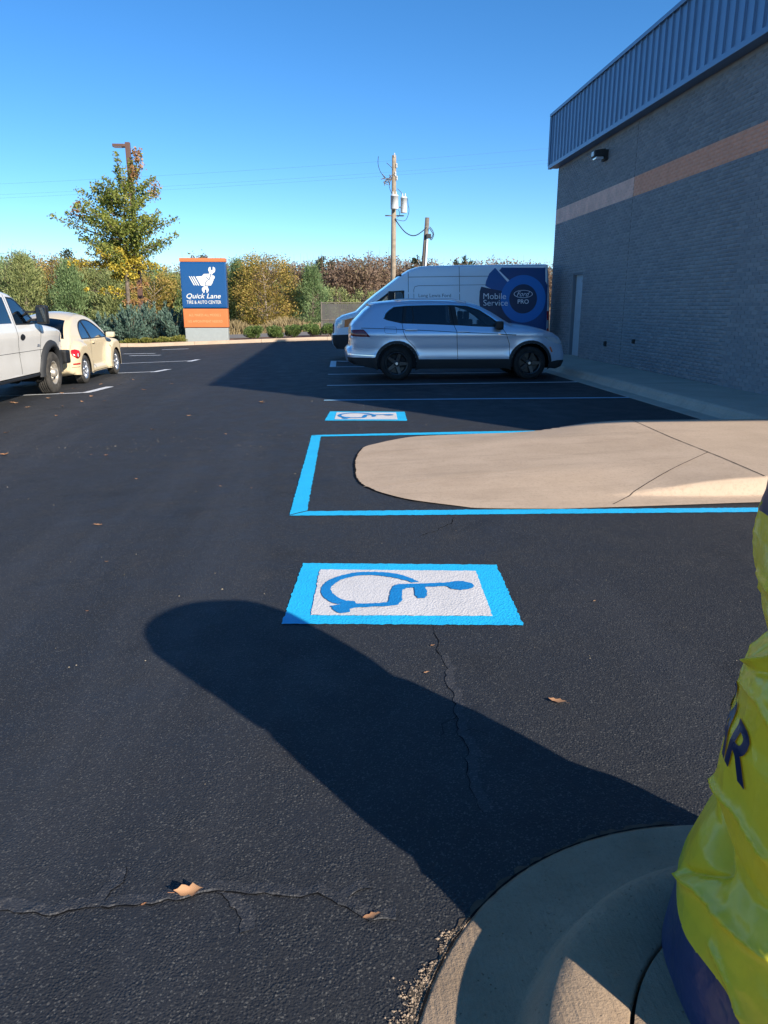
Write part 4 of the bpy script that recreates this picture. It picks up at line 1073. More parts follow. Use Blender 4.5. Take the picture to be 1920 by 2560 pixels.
B.flanks(regs, 'body', M['cream'], .05)
B.across(('rear_window', 'windscreen'), M['glass_mid'], .07, 22)
for c in (BR, BF): B.arch(c, .365, .28)
B.line([(-.40, .95), (-.43, .8), (-.42, .45), (-.30, .26)], .010, M['seam'], 'door_gap'); B.line([(.90, .94), (.84, .7), (.80, .30)], .010, M['seam'], 'door_gap')
B.line([(-1.02, .22), (.84, .22)], .014, M['seam'], 'running_board_gap', .003)
for sd in (-1, 1):
    w = bug_w(-.25, .86); y0, y1 = sorted((sd*(w+.004), sd*(w+.04))); MB().box(-.34, -.16, y0, y1, .85, .885, .013).build('door_handle', M['cream'], bug)
    y0, y1 = sorted((sd*.80, sd*1.0)); MB().box(.66, .82, y0, y1, .95, 1.08, .05).build('wing_mirror', M['cream'], bug)
    # tail lamp on the round of the rear wing
    tx, tz = -1.735, .68
    V = []; n = 22; F = []
    for k in range(7):
        r_ = 1-k/6; hgt = math.sqrt(max(0, 1-r_*r_))*.035
        for j in range(n):
            q = 2*math.pi*j/n; x, z = tx+.115*r_*math.cos(q), tz+.10*r_*math.sin(q); V.append((x-.5*hgt, sd*(B.W(x, z)+.006+hgt), z))
    F = [(k*n+j, k*n+(j+1) % n, (k+1)*n+(j+1) % n, (k+1)*n+j) for k in range(6) for j in range(n)]
    if sd < 0: pass
    tl = mesh_obj('tail_light', V, F, M['red_lens'], bug, True)
    V = [(tx-.03+.045*math.cos(2*math.pi*j/12)-.03, sd*(B.W(tx-.03, tz-.02)+.046), tz-.02+.04*math.sin(2*math.pi*j/12)) for j in range(12)]
    mesh_obj('reversing_lamp', V, [tuple(range(12)) if sd > 0 else tuple(range(12))[::-1]], M['decal_white'], tl)
    B.patch([(-1.90, .455), (-1.66, .455), (-1.66, .485), (-1.90, .485)], M['red_lens'], 'reflector', .012, sd, None, .03)
    B.line([(-1.66, .40), (-1.95, .40)], .008, M['seam'], 'bumper_gap', .002, (sd,))
    hx, hz = 1.70, .62
    B.patch(circ(hx, hz, .11, n=28)[:-1], M['clear_lens'], 'head_light', .008, sd)
MB().box(-2.12, -2.085, -.26, .26, .50, .63, .006).build('number_plate', M['decal_white'], bug)
MB().box(-1.06, -.98, -.02, .02, 1.445, 1.50, .01).build('aerial', M['black_plastic'], bug)
for c in (BR, BF):
    for sd in (-1, 1): wheel(bug, c[0], sd*.755, .315, .315, .20, .215, M['alloy'], M['dusty_rubber'], 7, 'alloy', sd, M['alloy'])
tub(bug, -1.2, .9, .66, .25, .88, M['tan_interior'])
for xx, yy in ((.05, -.36), (.05, .36), (-.75, -.32), (-.75, .32)): seat(bug, xx, yy, .45, .86, M['tan_interior'])
steering(bug, .5, .36, .92, .18, M['interior'])
MB().box(.6, .95, -.6, .6, .75, .93, .05).build('dashboard', M['tan_interior'], bug)
MB().box(-1.7, 1.7, -.6, .6, .18, .34).build('underbody', M['under'], bug)

# ------------------------------------------------------------------ white heavy pickup
tp_ = empty('pickup_truck', (-6.47, 15.42, gz(-5.5)), R(90), 'white heavy duty pickup truck with black fender flares and tall mirrors', 'truck')
TF, TR = (0.0, .405), (-3.95, .405)
def trk_w(x, z):
    w = .965
    if x > -.2: w -= .10*((x+.2)/1.15)**2
    if z > 1.30: w -= .17*((z-1.30)/.62)**1.1
    if z < .85: w -= .012
    if z < .6: w -= .03*((.6-z)/.2)
    w += .02*math.exp(-((z-1.16)/.10)**2) - .012*math.exp(-((z-.90)/.025)**2)
    return w
tf = [(.88, .50), (.97, .55), (.99, .66), (.98, .80), (.93, .82), (.92, .95), (.91, 1.10), (.87, 1.18), (.78, 1.225), (.5, 1.27), (0, 1.32), (-.42, 1.355)]
tw = [(-.42, 1.355), (-.62, 1.49), (-.86, 1.66), (-1.10, 1.82)]
tr_ = spline([(-1.10, 1.82), (-1.30, 1.895), (-1.7, 1.945), (-2.3, 1.955), (-2.75, 1.925), (-2.92, 1.86)], 4)
tb = [(-2.92, 1.86), (-2.99, 1.6), (-3.02, 1.40)]
bed = [(-3.02, 1.40), (-3.2, 1.385), (-5.2, 1.385), (-5.24, 1.36), (-5.25, .80), (-5.36, .78), (-5.36, .62), (-5.2, .58)]
top = [('body', bed[::-1]), ('rear_glass', tb[::-1]), ('body', tr_[::-1]), ('windscreen', tw[::-1]), ('body', tf[::-1])]
bot = [tf[0], (.6, .50)] + arch_pts(TF, .515, .50) + [(-.55, .47), (-3.4, .47)] + arch_pts(TR, .515, .50) + [(-4.6, .52), bed[-1]]
B = Body(tp_, top, bot, trk_w, .07, .025)
regs = [('front_window_trim', [(-.50, 1.365), (-.60, 1.43), (-.86, 1.62), (-1.10, 1.785), (-1.25, 1.83), (-1.50, 1.845), (-1.52, 1.36), (-.9, 1.355)], M['black_plastic'], .001),
        ('front_door_window', [(-.68, 1.40), (-.80, 1.52), (-.95, 1.635), (-1.15, 1.775), (-1.28, 1.81), (-1.47, 1.82), (-1.49, 1.385), (-1.0, 1.385)], M['glass_mid'], -.004),
        ('rear_door_window', [(-1.66, 1.39), (-1.64, 1.835), (-2.3, 1.84), (-2.62, 1.79), (-2.72, 1.42), (-2.2, 1.39)], M['glass_mid'], -.004),
        ('head_light', [(.66, .98), (1.05, .97), (1.05, 1.15), (.72, 1.15)], M['clear_lens'], .003),
        ('bumper', [(.60, .40), (1.2, .40), (1.2, .81), (.62, .81)], M['dark_plastic'], .004)]
B.flanks(regs, 'body', M['truck_white'], .09)
B.across(('rear_glass', 'windscreen'), M['glass_mid'])
for c in (TF, TR): B.arch(c, .515, .40)
B.line([(-1.58, 1.88), (-1.57, 1.36), (-1.55, 1.0), (-1.50, .62), (-1.47, .50)], .012, M['seam'], 'door_gap'); B.line([(-.46, 1.34), (-.53, .9), (-.56, .50)], .012, M['seam'], 'door_gap')
B.line([(-2.78, 1.80), (-2.80, 1.3), (-2.80, .5)], .012, M['seam'], 'door_gap'); B.line([(-3.05, 1.38), (-3.05, .5)], .02, M['seam'], 'cab_gap')
B.line([(.5, .885), (-.6, .89), (-3.0, .89)], .016, M['seam'], 'body_crease_shade', .001)  # near-black strip standing in for shade along the lower flank crease
for sd in (-1, 1):
    for xx in (-1.36, -2.62):
        w = trk_w(xx, 1.14); B.patch([(xx+.11*math.cos(q)*(1-.15*math.sin(q)**2), 1.145+.058*math.sin(q)) for q in np.linspace(0, 2*math.pi, 20)][:-1], M['black_plastic'], 'door_handle', .006, sd)
    # fender flares standing off the wing
    for c in (TF, TR):
        V = []; n = 26
        for i in range(n+1):
            q = -.05+(math.pi+.1)*i/n
            for rr_, dy in ((.500, -.01), (.505, .065), (.545, .075), (.620, .045), (.640, .0)):
                x, z = c[0]+rr_*math.cos(q), c[1]+rr_*math.sin(q)*(1.0); V.append((x, sd*(trk_w(x, max(z, .5))+dy), z))
        F = [(i*5+k, i*5+k+1, (i+1)*5+k+1, (i+1)*5+k) for i in range(n) for k in range(4)]
        mesh_obj('fender_flare', V, F, M['dark_plastic'], tp_, True)
    for dz, wd in ((.98, .10), (.955, .14)):
        B.patch([(-.62-wd/2, dz-.008), (-.62+wd/2, dz-.008), (-.62+wd/2, dz+.008), (-.62-wd/2, dz+.008)], M['decal_grey'], 'badge', .004, sd)
    y0, y1 = sorted((sd*1.04, sd*1.24)); mr = MB().box(-.80, -.64, y0, y1, 1.36, 1.70, .05).build('tow_mirror', M['black_plastic'], tp_)
    y0, y1 = sorted((sd*.84, sd*1.06)); MB().box(-.74, -.68, y0, y1, 1.42, 1.46, .01).box(-.74, -.68, y0, y1, 1.56, 1.60, .01).build('mirror_arm', M['black_plastic'], mr)
    y0, y1 = sorted((sd*1.06, sd*1.22)); MB().box(-.806, -.798, y0, y1, 1.40, 1.66).build('mirror_glass', M['mirror_dark'], mr)
    y0, y1 = sorted((sd*.80, sd*.95)); MB().box(-2.9, -.6, y0, y1, .40, .455, .02).build('side_step', M['black_plastic'], tp_)
for c in (TF, TR):
    for sd in (-1, 1): wheel(tp_, c[0], sd*.865, .405, .405, .27, .235, M['rust_steel'], M['dusty_rubber'], 6, 'steel', sd)
MB().box(.905, .955, -.62, .62, .90, 1.12, .02).build('grille', M['black_plastic'], tp_)
MB().box(.80, 1.06, -.98, .98, .52, .80, .05).build('front_bumper', M['black_plastic'], tp_)
tub(tp_, -2.9, -.5, .82, .55, 1.28, M['interior'])
for xx, yy in ((-1.5, -.42), (-1.5, .42), (-2.5, -.42), (-2.5, .42)): seat(tp_, xx, yy, .85, .86, M['interior'])
steering(tp_, -.85, .42, 1.25, .19, M['interior'])
MB().box(-.85, -.5, -.75, .75, 1.05, 1.32, .05).build('dashboard', M['interior'], tp_)
MB().box(-5.1, .8, -.55, .55, .42, .62).build('underbody', M['under'], tp_)
# ================================================================== ROADSIDE SIGN
M['sign_blue'] = simple('sign_blue', (.003, .062, .205), .22, coat=.4)
M['sign_orange'] = simple('sign_orange', (.62, .17, .05), .35, coat=.2, var=.06, vscale=1.5)
M['sign_text_pale'] = simple('sign_text_pale', (.68, .34, .15), .4)
M['sign_grey'] = simple('sign_grey', (.31, .335, .32), .45, var=.05)
M['sign_white'] = simple('sign_white', (.70, .68, .60), .4)
SGY = 36.75; sx = onY(520, 850, SGY)[0]; sz0 = gz(sx)+.10
sign = empty('monument_sign', (sx, SGY, sz0), 0, 'tall blue and orange shop sign with a fist and wrench emblem', 'sign')
ux = .00208; uz = .00200
sp = lambda a, b: ((a-(677+.0524*(b-220)))*ux, (2055-b)*uz)
def sbox(name, y0, y1, hw, dep, mat, bev=.03):
    return MB().box(-hw, hw, -dep, dep, (2055-y1)*uz, (2055-y0)*uz, bev).build(name, mat, sign)
sbox('base_panel', 1745, 2040, 1.0, .22, M['sign_grey']); sbox('base_plate', 2036, 2075, 1.02, .25, M['sign_grey'], .01)
pl = sbox('lower_panel', 1308, 1732, 1.03, .24, M['sign_orange']); pu = sbox('upper_panel', 268, 1296, 1.045, .25, M['sign_blue'], .06)
sbox('panel_gap', 1290, 1312, .98, .2, M['seam'], 0); sbox('panel_gap', 1728, 1748, .98, .2, M['seam'], 0)
sbox('top_cap', 180, 262, 1.05, .26, M['sign_orange'], .02); sbox('cap_gap', 258, 272, 1.0, .22, M['sign_white'], 0)
def sflat(poly, mat, name, dy, parent):
    poly = [sp(*p) for p in poly]; v, t = cdt([poly]); F = []
    for tr, k in t:
        a, b, c = [v[i] for i in tr]; F.append(tr if (b[0]-a[0])*(c[1]-a[1])-(b[1]-a[1])*(c[0]-a[0]) > 0 else tr[::-1])
    return mesh_obj(name, [(a, -.25-dy, b) for a, b in v], F, mat, parent)
arm = sflat([(530, 587), (665, 580), (712, 530), (850, 525), (872, 545), (895, 562), (930, 565), (950, 590), (946, 630), (922, 650), (922, 680), (900, 702), (905, 730), (882, 752), (865, 792), (750, 797), (644, 790)], M['sign_white'], 'fist_emblem', .004, pu)
for l in ([(380, 583), (402, 583), (512, 782), (486, 782)], [(426, 583), (448, 583), (560, 785), (533, 783)], [(472, 585), (500, 585), (612, 788), (582, 786)]): sflat(l, M['sign_white'], 'sleeve_bar', .004, pu)
sflat([(850, 370), (815, 395), (808, 450), (830, 500), (825, 530), (885, 552), (905, 520), (950, 490), (963, 440), (955, 395), (915, 370), (905, 385), (905, 445), (865, 445), (862, 385)], M['sign_white'], 'wrench_end', .005, pu)
sflat([(735, 790), (690, 820), (665, 850), (668, 900), (690, 940), (712, 955), (725, 935), (725, 885), (745, 872), (765, 885), (768, 955), (790, 945), (812, 905), (815, 865), (795, 830), (800, 790)], M['sign_white'], 'wrench_end', .005, pu)
def stroke(pl_, wd, name):
    P = dens(pl_, 14); A, B_ = [], []
    for i, p in enumerate(P):
        a = P[max(i-1, 0)]; b = P[min(i+1, len(P)-1)]; n = math.hypot(b[0]-a[0], b[1]-a[1]) or 1
        q = (-(b[1]-a[1])/n*wd, (b[0]-a[0])/n*wd); A.append((p[0]+q[0], p[1]+q[1])); B_.append((p[0]-q[0], p[1]-q[1]))
    sflat(A+B_[::-1], M['sign_blue'], name, .0075, arm)
stroke([(770, 590), (778, 622), (825, 660), (868, 545), (850, 527)], 8, 'knuckle_line'); stroke([(795, 672), (765, 690), (752, 722), (736, 745), (738, 775), (752, 795), (860, 795)], 8, 'knuckle_line')
def stext(body, x0, x1, y0, y1, mat, parent, dy, **k):
    P, T = fit_text(body, (x1-x0)*ux, (y1-y0)*uz, **k); c = sp((x0+x1)/2, (y0+y1)/2)
    return mesh_obj('lettering', [(c[0]+a, dy, c[1]+b) for a, b in P], T, mat, parent)
stext('Quick Lane', 322, 1082, 965, 1096, M['sign_white'], pu, -.254, bold=.008, shear=.28)
stext('TIRE & AUTO CENTER', 325, 1090, 1122, 1196, M['sign_white'], pu, -.254, bold=.003)
stext('ALL MAKES ALL MODELS', 370, 1080, 1424, 1480, M['sign_text_pale'], pl, -.244)
stext('NO APPOINTMENT NEEDED', 345, 1118, 1568, 1622, M['sign_text_pale'], pl, -.244)

# ================================================================== POLES, FENCE, WIRES
M['wood_pole'] = simple('weathered_pole', (.30, .235, .165), .85, var=.25, vscale=5, bmp=.01, bscale=20)
M['wood_grey'] = simple('grey_pole', (.16, .135, .11), .85, var=.25, vscale=5)
M['drum'] = simple('transformer_paint', (.66, .67, .66), .4, var=.05)
M['ceramic'] = simple('ceramic', (.55, .53, .50), .3)
M['cable'] = simple('cable', (.02, .025, .035), .6)
M['bronze'] = simple('bronze_post', (.14, .075, .055), .5, .2)
PY = 45.0
zp = lambda a, b: (900+a*.14916, 370+b*.14916)
P45 = lambda a, b: onY(*zp(a, b), PY)
b0 = P45(553, 2000); t0 = P45(572, 125)
pole = empty('utility_pole', (b0[0], PY, -.1), 0, 'tall wooden utility pole carrying two white transformer cans', 'pole')
L = lambda p: (p[0]-b0[0], 0, p[1]+.1)
tt = L(t0); MB().tube([(0, 0, 0), (tt[0]*.5, 0, tt[2]*.5), tt], [.17, .145, .12], 12).build('pole_shaft', M['wood_pole'], pole, True)
def can(a0, a1, y0, y1, dy, nm):
    c0 = L(P45((a0+a1)/2, y1)); c1 = L(P45((a0+a1)/2, y0)); r = abs(P45(a1, y0)[0]-P45(a0, y0)[0])/2
    h = c1[2]-c0[2]
    o = MB().lathe([(.001, 0), (r*.95, 0), (r, .03), (r, h-.05), (r*1.04, h-.05), (r*1.04, h-.01), (r*.8, h+.05), (.001, h+.06)], 24, Matrix.Translation((c0[0], dy, c0[2]))).build(nm, M['drum'], pole, True)
    for s_ in (-.4, .45):
        MB().lathe([(.001, .22), (.02, .22), (.035, .16), (.03, .12), (.04, .06), (.03, .0)], 10, Matrix.Translation((c0[0]+s_*r, dy, c0[2]+h))).build('bushing', M['ceramic'], o)
    MB().box(min(c0[0], 0), max(c0[0], .02), dy+.05, dy+.12, c0[2]+h*.35, c0[2]+h*.42).build('hanger', M['steel'], o)
can(502, 632, 815, 1040, -.40, 'transformer_can'); can(672, 778, 840, 1098, -.25, 'transformer_can')
ar = [L(P45(420, 1135)), L(P45(740, 1128))]
MB().box(ar[0][0], ar[1][0], -.06, .02, ar[0][2]-.03, ar[0][2]+.03).build('service_bracket', M['wood_grey'], pole)
for (a, b_, s_) in ((610, 300, .05), (590, 440, .06), (615, 510, .05), (575, 130, .04)):
    c = L(P45(a, b_)); MB().lathe([(.001, -.12), (s_*.6, -.12), (s_, -.05), (s_*.6, 0), (s_, .06), (s_*.5, .12), (.001, .13)], 10, Matrix.Translation((c[0], -.12, c[2]))).build('insulator', M['ceramic'], pole)
m = MB()
for k in range(26):
    a = L(P45(rng.uniform(385, 545), rng.uniform(460, 590))); d = (rng.normal(0, .12), rng.normal(0, .12), rng.normal(0, .10))
    m.tube([(a[0], d[1], a[2]), (a[0]+d[0], d[1]+.05, a[2]+d[2])], .022, 5)
o = m.build('switch_gear', M['wood_grey'], pole); o['kind'] = 'stuff'
def wires(lst, parent, r, mat, nm='wire_loop'):
    for pts in lst:
        P = [L(P45(*p)) for p in spline(pts, 6)]
        MB().tube([(p[0], -.2, p[2]) for p in P], r, 5).build(nm, mat, parent)
wires([[(305, 150), (298, 270), (330, 390), (380, 470), (440, 520)], [(480, 600), (495, 690), (530, 780)], [(620, 690), (690, 760), (705, 830)],
       [(790, 850), (800, 960), (815, 1050), (790, 1160), (740, 1225), (640, 1215), (590, 1190)], [(530, 890), (560, 990), (610, 1030)], [(640, 1040), (660, 1120), (620, 1170)],
       [(440, 260), (500, 310), (550, 370)]], pole, .016, M['cable'])
p2b = P45(1075, 1975); p2t = P45(1137, 1160); zb = -.1
sh = (p2b[0]-(p2t[0]-p2b[0])*1.35)
pole2 = empty('service_pole', (sh, PY+.2, zb), 0, 'short leaning wooden pole with white conduit behind the van roof', 'pole')
MB().tube([(0, 0, 0), (p2b[0]-sh, 0, p2b[1]-zb), (p2t[0]-sh, 0, p2t[1]-zb)], [.16, .14, .125], 12).build('pole_shaft', M['wood_grey'], pole2, True)
q0, q1 = P45(1100, 1965), P45(1130, 1510); MB().tube([(q0[0]-sh-.25, -.16, .1), (q0[0]-sh, -.16, q0[1]-zb), (q1[0]-sh, -.16, q1[1]-zb)], .055, 8).build('conduit', M['drum'], pole2, True)
q1 = P45(1150, 1470); MB().box(q1[0]-sh-.14, q1[0]-sh+.14, -.28, -.08, q1[1]-zb-.14, q1[1]-zb+.10, .03).build('weather_head', M['dark_plastic'], pole2)
for pts in ([(1165, 1320), (1215, 1380), (1235, 1460), (1195, 1540), (1165, 1500)], [(1160, 1340), (1200, 1400), (1222, 1450), (1190, 1520)]):
    P = [P45(*p) for p in spline(pts, 6)]; MB().tube([(p[0]-sh, -.2, p[1]-zb) for p in P], .022, 6).build('wire_loop', M['cable'], pole2)
P = [P45(*p) for p in spline([(578, 1180), (650, 1290), (740, 1400), (820, 1455), (890, 1472), (960, 1455), (1040, 1400), (1112, 1335)], 5)]
o = MB().tube([(p[0], PY-.1, p[1]) for p in P], .03, 6).build('service_cable', M['cable']); tag(o, 'black cable sagging between the two wooden poles', 'cable')
for (v0, v1, k) in ((460, 421, 0), (484, 446, 1), (490, 452, 2)):
    z0 = onY(0, v0, 72)[1]; z1 = onY(700, v1, 72)[1]; x0 = onY(0, v0, 72)[0]; x1 = onY(700, v1, 72)[0]; sl_ = (z1-z0)/(x1-x0)
    P = [(x, 72+k*.6, z0+sl_*(x-x0)+.00035*(x-x0)*(x-x1)) for x in np.linspace(-150, 120, 40)]
    o = MB().tube(P, .0055, 4).build('power_line', M['cable']); tag(o, 'thin overhead power line strung high behind the trees', 'cable', 'overhead power lines')
# slatted chain-link fence
M['slat'] = simple('fence_slat', (.080, .075, .068), .7, var=.2, vscale=1.2)
FY = 40.2; fx0 = onY(803, 760, FY)[0]
fence = empty('slatted_fence', (fx0, FY, gz(fx0)-.05), 0, 'dark grey slatted chain link fence behind the van', 'fence')
ft = onY(803, 757, FY)[1]-gz(fx0)+.05; m = MB(); x = .04
while x < 9.0:
    g = rng.uniform(.0, .012); m.box(x, x+.098-g, -.008+rng.uniform(-.012, .012), .012, .05, ft-.04+rng.uniform(-.01, .01)); x += .104
o = m.build('slats', M['slat'], fence); o['kind'] = 'stuff'
for i in range(5): MB().tube([(i*2.2, 0, -.1), (i*2.2, 0, ft+.05)], .035, 8).build('fence_post', M['wood_grey'], fence)
for z in (.06, ft*.5, ft): MB().tube([(0, -.03, z), (8.95, -.03, z)], .022, 6).build('rail', M['wood_grey'], fence)
# parking-lot light
LY = 40.0; lt = onY(316, 356, LY); lz = gz(lt[0])-.05; lb = onY(349, 790, LY)
lamp = empty('street_lamp', (lt[0]+.05, LY, lz), 0, 'brown square parking lot light pole behind the autumn tree', 'lamp')
hh = lt[1]-lz; MB().box(-.11, .11, -.11, .11, .5, hh, .015).build('post', M['bronze'], lamp)
MB().lathe([(.001, 0), (.3, 0), (.3, .55), (.001, .55)], 20).build('concrete_base', M['walk'], lamp)
ha = onY(282, 362, LY)[0]-lt[0]; MB().box(ha-.05, -.11, -.16, .16, hh-.22, hh-.08, .03).build('lamp_head', M['bronze'], lamp)
MB().box(ha, -.25, -.13, .13, hh-.235, hh-.215).build('lamp_lens', M['clear_lens'], lamp)

# ================================================================== PLANTS
def unit(v): return v/np.maximum(1e-9, np.linalg.norm(v, axis=1))[:, None]
def leaves(P, L, Wd, D=None, spread=1.0):
    """diamond leaves at points P, along D with some scatter"""
    n = len(P); r = unit(rng.normal(size=(n, 3)))
    u = r if D is None else unit(D*(1.0/spread if spread else 9) + r)
    s = unit(np.cross(u, unit(rng.normal(size=(n, 3))))); k = rng.uniform(.65, 1.25, (n, 1))
    a, b = u*L*k*.5, s*Wd*k*.5
    V = np.stack([P-a, P+b-a*.1, P+a, P-b-a*.1], 1).reshape(-1, 3)
    return V, np.arange(4*n).reshape(n, 4)
def clusters(C, r, per):
    C = np.repeat(np.asarray(C), per, 0); r = np.repeat(np.asarray(r), per)[:, None]
    return C + rng.normal(0, .5, C.shape)*r
def branch_mesh(segs, n=6):
    m = MB()
    for pts, rs in segs: m.tube(pts, rs, n)
    return m
M['bark'] = simple('bark', (.15, .115, .085), .9, var=.4, vscale=9, bmp=.012, bscale=22)
M['bark_pale'] = simple('pale_twig', (.28, .22, .17), .9, var=.25, vscale=6)
M['oak_green'] = foliage('oak_green', [(0, (0.060, 0.102, 0.022)), (.45, (0.180, 0.222, 0.042)), (.75, (0.324, 0.324, 0.066)), (1, (0.480, 0.396, 0.108))], vscale=.8, transl=.35)
M['oak_yellow'] = foliage('oak_yellow', [(0, (0.173, 0.164, 0.024)), (.5, (0.469, 0.360, 0.039)), (1, (0.719, 0.531, 0.077))])
M['oak_russet'] = foliage('oak_russet', [(0, (0.182, 0.084, 0.035)), (.5, (0.364, 0.182, 0.070)), (1, (0.504, 0.308, 0.126))])
M['juniper'] = foliage('juniper', [(0, (0.038, 0.075, 0.053)), (.5, (0.105, 0.173, 0.128)), (1, (0.240, 0.330, 0.255))], vscale=2)
M['boxwood'] = foliage('boxwood', [(0, (0.034, 0.067, 0.017)), (.5, (0.101, 0.168, 0.042)), (1, (0.269, 0.336, 0.101))])
M['lowshrub'] = foliage('low_shrub', [(0, (0.078, 0.098, 0.016)), (.5, (0.182, 0.195, 0.039)), (1, (0.351, 0.312, 0.078))])
M['pine'] = foliage('pine_needles', [(0, (0.085, 0.113, 0.042)), (.4, (0.189, 0.226, 0.079)), (.75, (0.339, 0.358, 0.133)), (1, (0.510, 0.434, 0.208))], vscale=.45)
M['pine_green'] = foliage('fresh_pine_needles', [(0, (0.064, 0.109, 0.045)), (.5, (0.173, 0.254, 0.100)), (1, (0.362, 0.453, 0.200))], vscale=.6)
M['golden'] = foliage('golden_leaves', [(0, (0.075, 0.094, 0.019)), (.35, (0.225, 0.200, 0.037)), (.65, (0.425, 0.294, 0.075)), (1, (0.600, 0.375, 0.150))], vscale=.55)
M['drygrass'] = foliage('dry_grass', [(0, (0.184, 0.138, 0.063)), (.5, (0.333, 0.253, 0.127)), (1, (0.483, 0.380, 0.207))])
M['wood_far'] = foliage('bare_wood', [(.2, (.12, .078, .052)), (.45, (.19, .125, .085)), (.6, (.24, .16, .105)), (.7, (.20, .165, .075)), (.85, (.27, .165, .11))], vscale=.22, wi=.28, wn=.75)
M['far_pine'] = foliage('far_pine', [(0, (.02, .03, .016)), (.5, (.05, .065, .032)), (1, (.10, .11, .05))])

# autumn tree by the sign
TY = 37.7; tb_ = onY(318, 850, TY); tree = empty('autumn_tree', (tb_[0], TY, gz(tb_[0])+.08), 0, 'young autumn tree with yellow lower leaves and green crown beside the sign', 'tree')
zt = lambda a, b: (lambda p: (p[0]-tb_[0], p[1]-gz(tb_[0])-.08))(onY(120+a*.22599, 330+b*.22599, TY))
trunk_pts = [(0, 0, -.1)] + [(zt(a, b)[0], 0, zt(a, b)[1]) for a, b in ((895, 2050), (885, 1800), (865, 1500), (850, 1250), (840, 1000), (850, 700), (850, 450))]
segs = [(trunk_pts, [.14, .12, .105, .095, .08, .06, .04, .015])]
def tz(h):
    for a, b in zip(trunk_pts[:-1], trunk_pts[1:]):
        if a[2] <= h <= b[2]:
            k = (h-a[2])/(b[2]-a[2]); return (a[0]+(b[0]-a[0])*k, 0, h)
    return trunk_pts[-1]
G_, Y_, U_ = [], [], []
def limb(tip, start_h, bucket, rad, n=6, dens_=1.0):
    s0 = np.array(tz(start_h)); e = np.array(tip); mid = s0+(e-s0)*.55; mid[2] -= .10*np.linalg.norm(e-s0)*.5
    P = np.array([s0*(1-t)**2+2*mid*t*(1-t)+e*t*t for t in np.linspace(0, 1, 7)])
    segs.append(([tuple(p) for p in P], list(np.linspace(.03, .006, 7))))
    for t in np.linspace(.25, 1.0, n):
        p = s0*(1-t)**2+2*mid*t*(1-t)+e*t*t; bucket.append((*p, rad*(1.15-.6*t)))
tips = [(90, 950), (200, 900), (290, 840), (430, 780), (500, 640), (560, 580), (640, 720), (800, 270), (770, 420), (1000, 240), (900, 330), (985, 420), (1060, 560), (1140, 510), (1200, 650), (1120, 760), (1200, 890), (1100, 960), (1270, 1010), (1420, 970), (1430, 1140), (1340, 1230), (1200, 1240), (1050, 1200), (330, 1130), (430, 1200), (600, 1200), (250, 1000), (700, 1050), (900, 1000)]
for a, b in tips:
    x, z = zt(a, b); hs = max(2.6, min(z-.25*abs(x)-.35, 6.6)); limb((x, rng.normal(0, .35), z), hs, G_, .33 if b > 600 else .24)
    if b > 560:
        for k in range(2):
            q = rng.uniform(0, 2*math.pi); rr_ = abs(x)*rng.uniform(.55, .95)+.25
            limb((rr_*math.cos(q), rr_*math.sin(q), z+rng.normal(0, .12)), hs, G_, .32)
for a, b in ((230, 1450), (330, 1440), (420, 1330), (560, 1330), (640, 1470), (720, 1590), (800, 1530), (900, 1400), (1000, 1590), (1100, 1450), (1200, 1470), (1290, 1510), (1050, 1420), (700, 1300), (900, 1300), (620, 1330)):
    x, z = zt(a, b); hs = max(2.2, min(z, 3.6)); limb((x, rng.normal(0, .3), z), hs, Y_, .30, 5)
    q = rng.uniform(0, 2*math.pi); limb((abs(x)*.7*math.cos(q), abs(x)*.7*math.sin(q), z), hs, Y_, .28, 4)
for a, b in ((620, 1740), (690, 1720), (880, 1860), (1070, 1680), (1080, 1850), (430, 1740)):
    x, z = zt(a, b); limb((x, rng.normal(0, .2), z), max(1.4, z-.25), Y_ if a < 800 else U_, .18, 3)
for a, b in ((330, 850), (280, 880), (990, 240), (985, 430), (1170, 690), (1180, 620), (1010, 350), (960, 480)):
    x, z = zt(a, b); U_ += [(x, rng.normal(0, .15), z, .25), (x+rng.normal(0, .1), rng.normal(0, .15), z+rng.normal(0, .12), .22)]
branch_mesh(segs).build('trunk', M['bark'], tree, True)
for nm, bk, mt, per in (('crown', G_, M['oak_green'], 36), ('yellow_leaves', Y_, M['oak_yellow'], 38), ('russet_leaves', U_, M['oak_russet'], 44)):
    A = np.array(bk); P = clusters(A[:, :3], A[:, 3], per); V, F = leaves(P, .125, .072, np.array([[0, 0, -.5]])); np_mesh(nm, V, F, mt, tree)

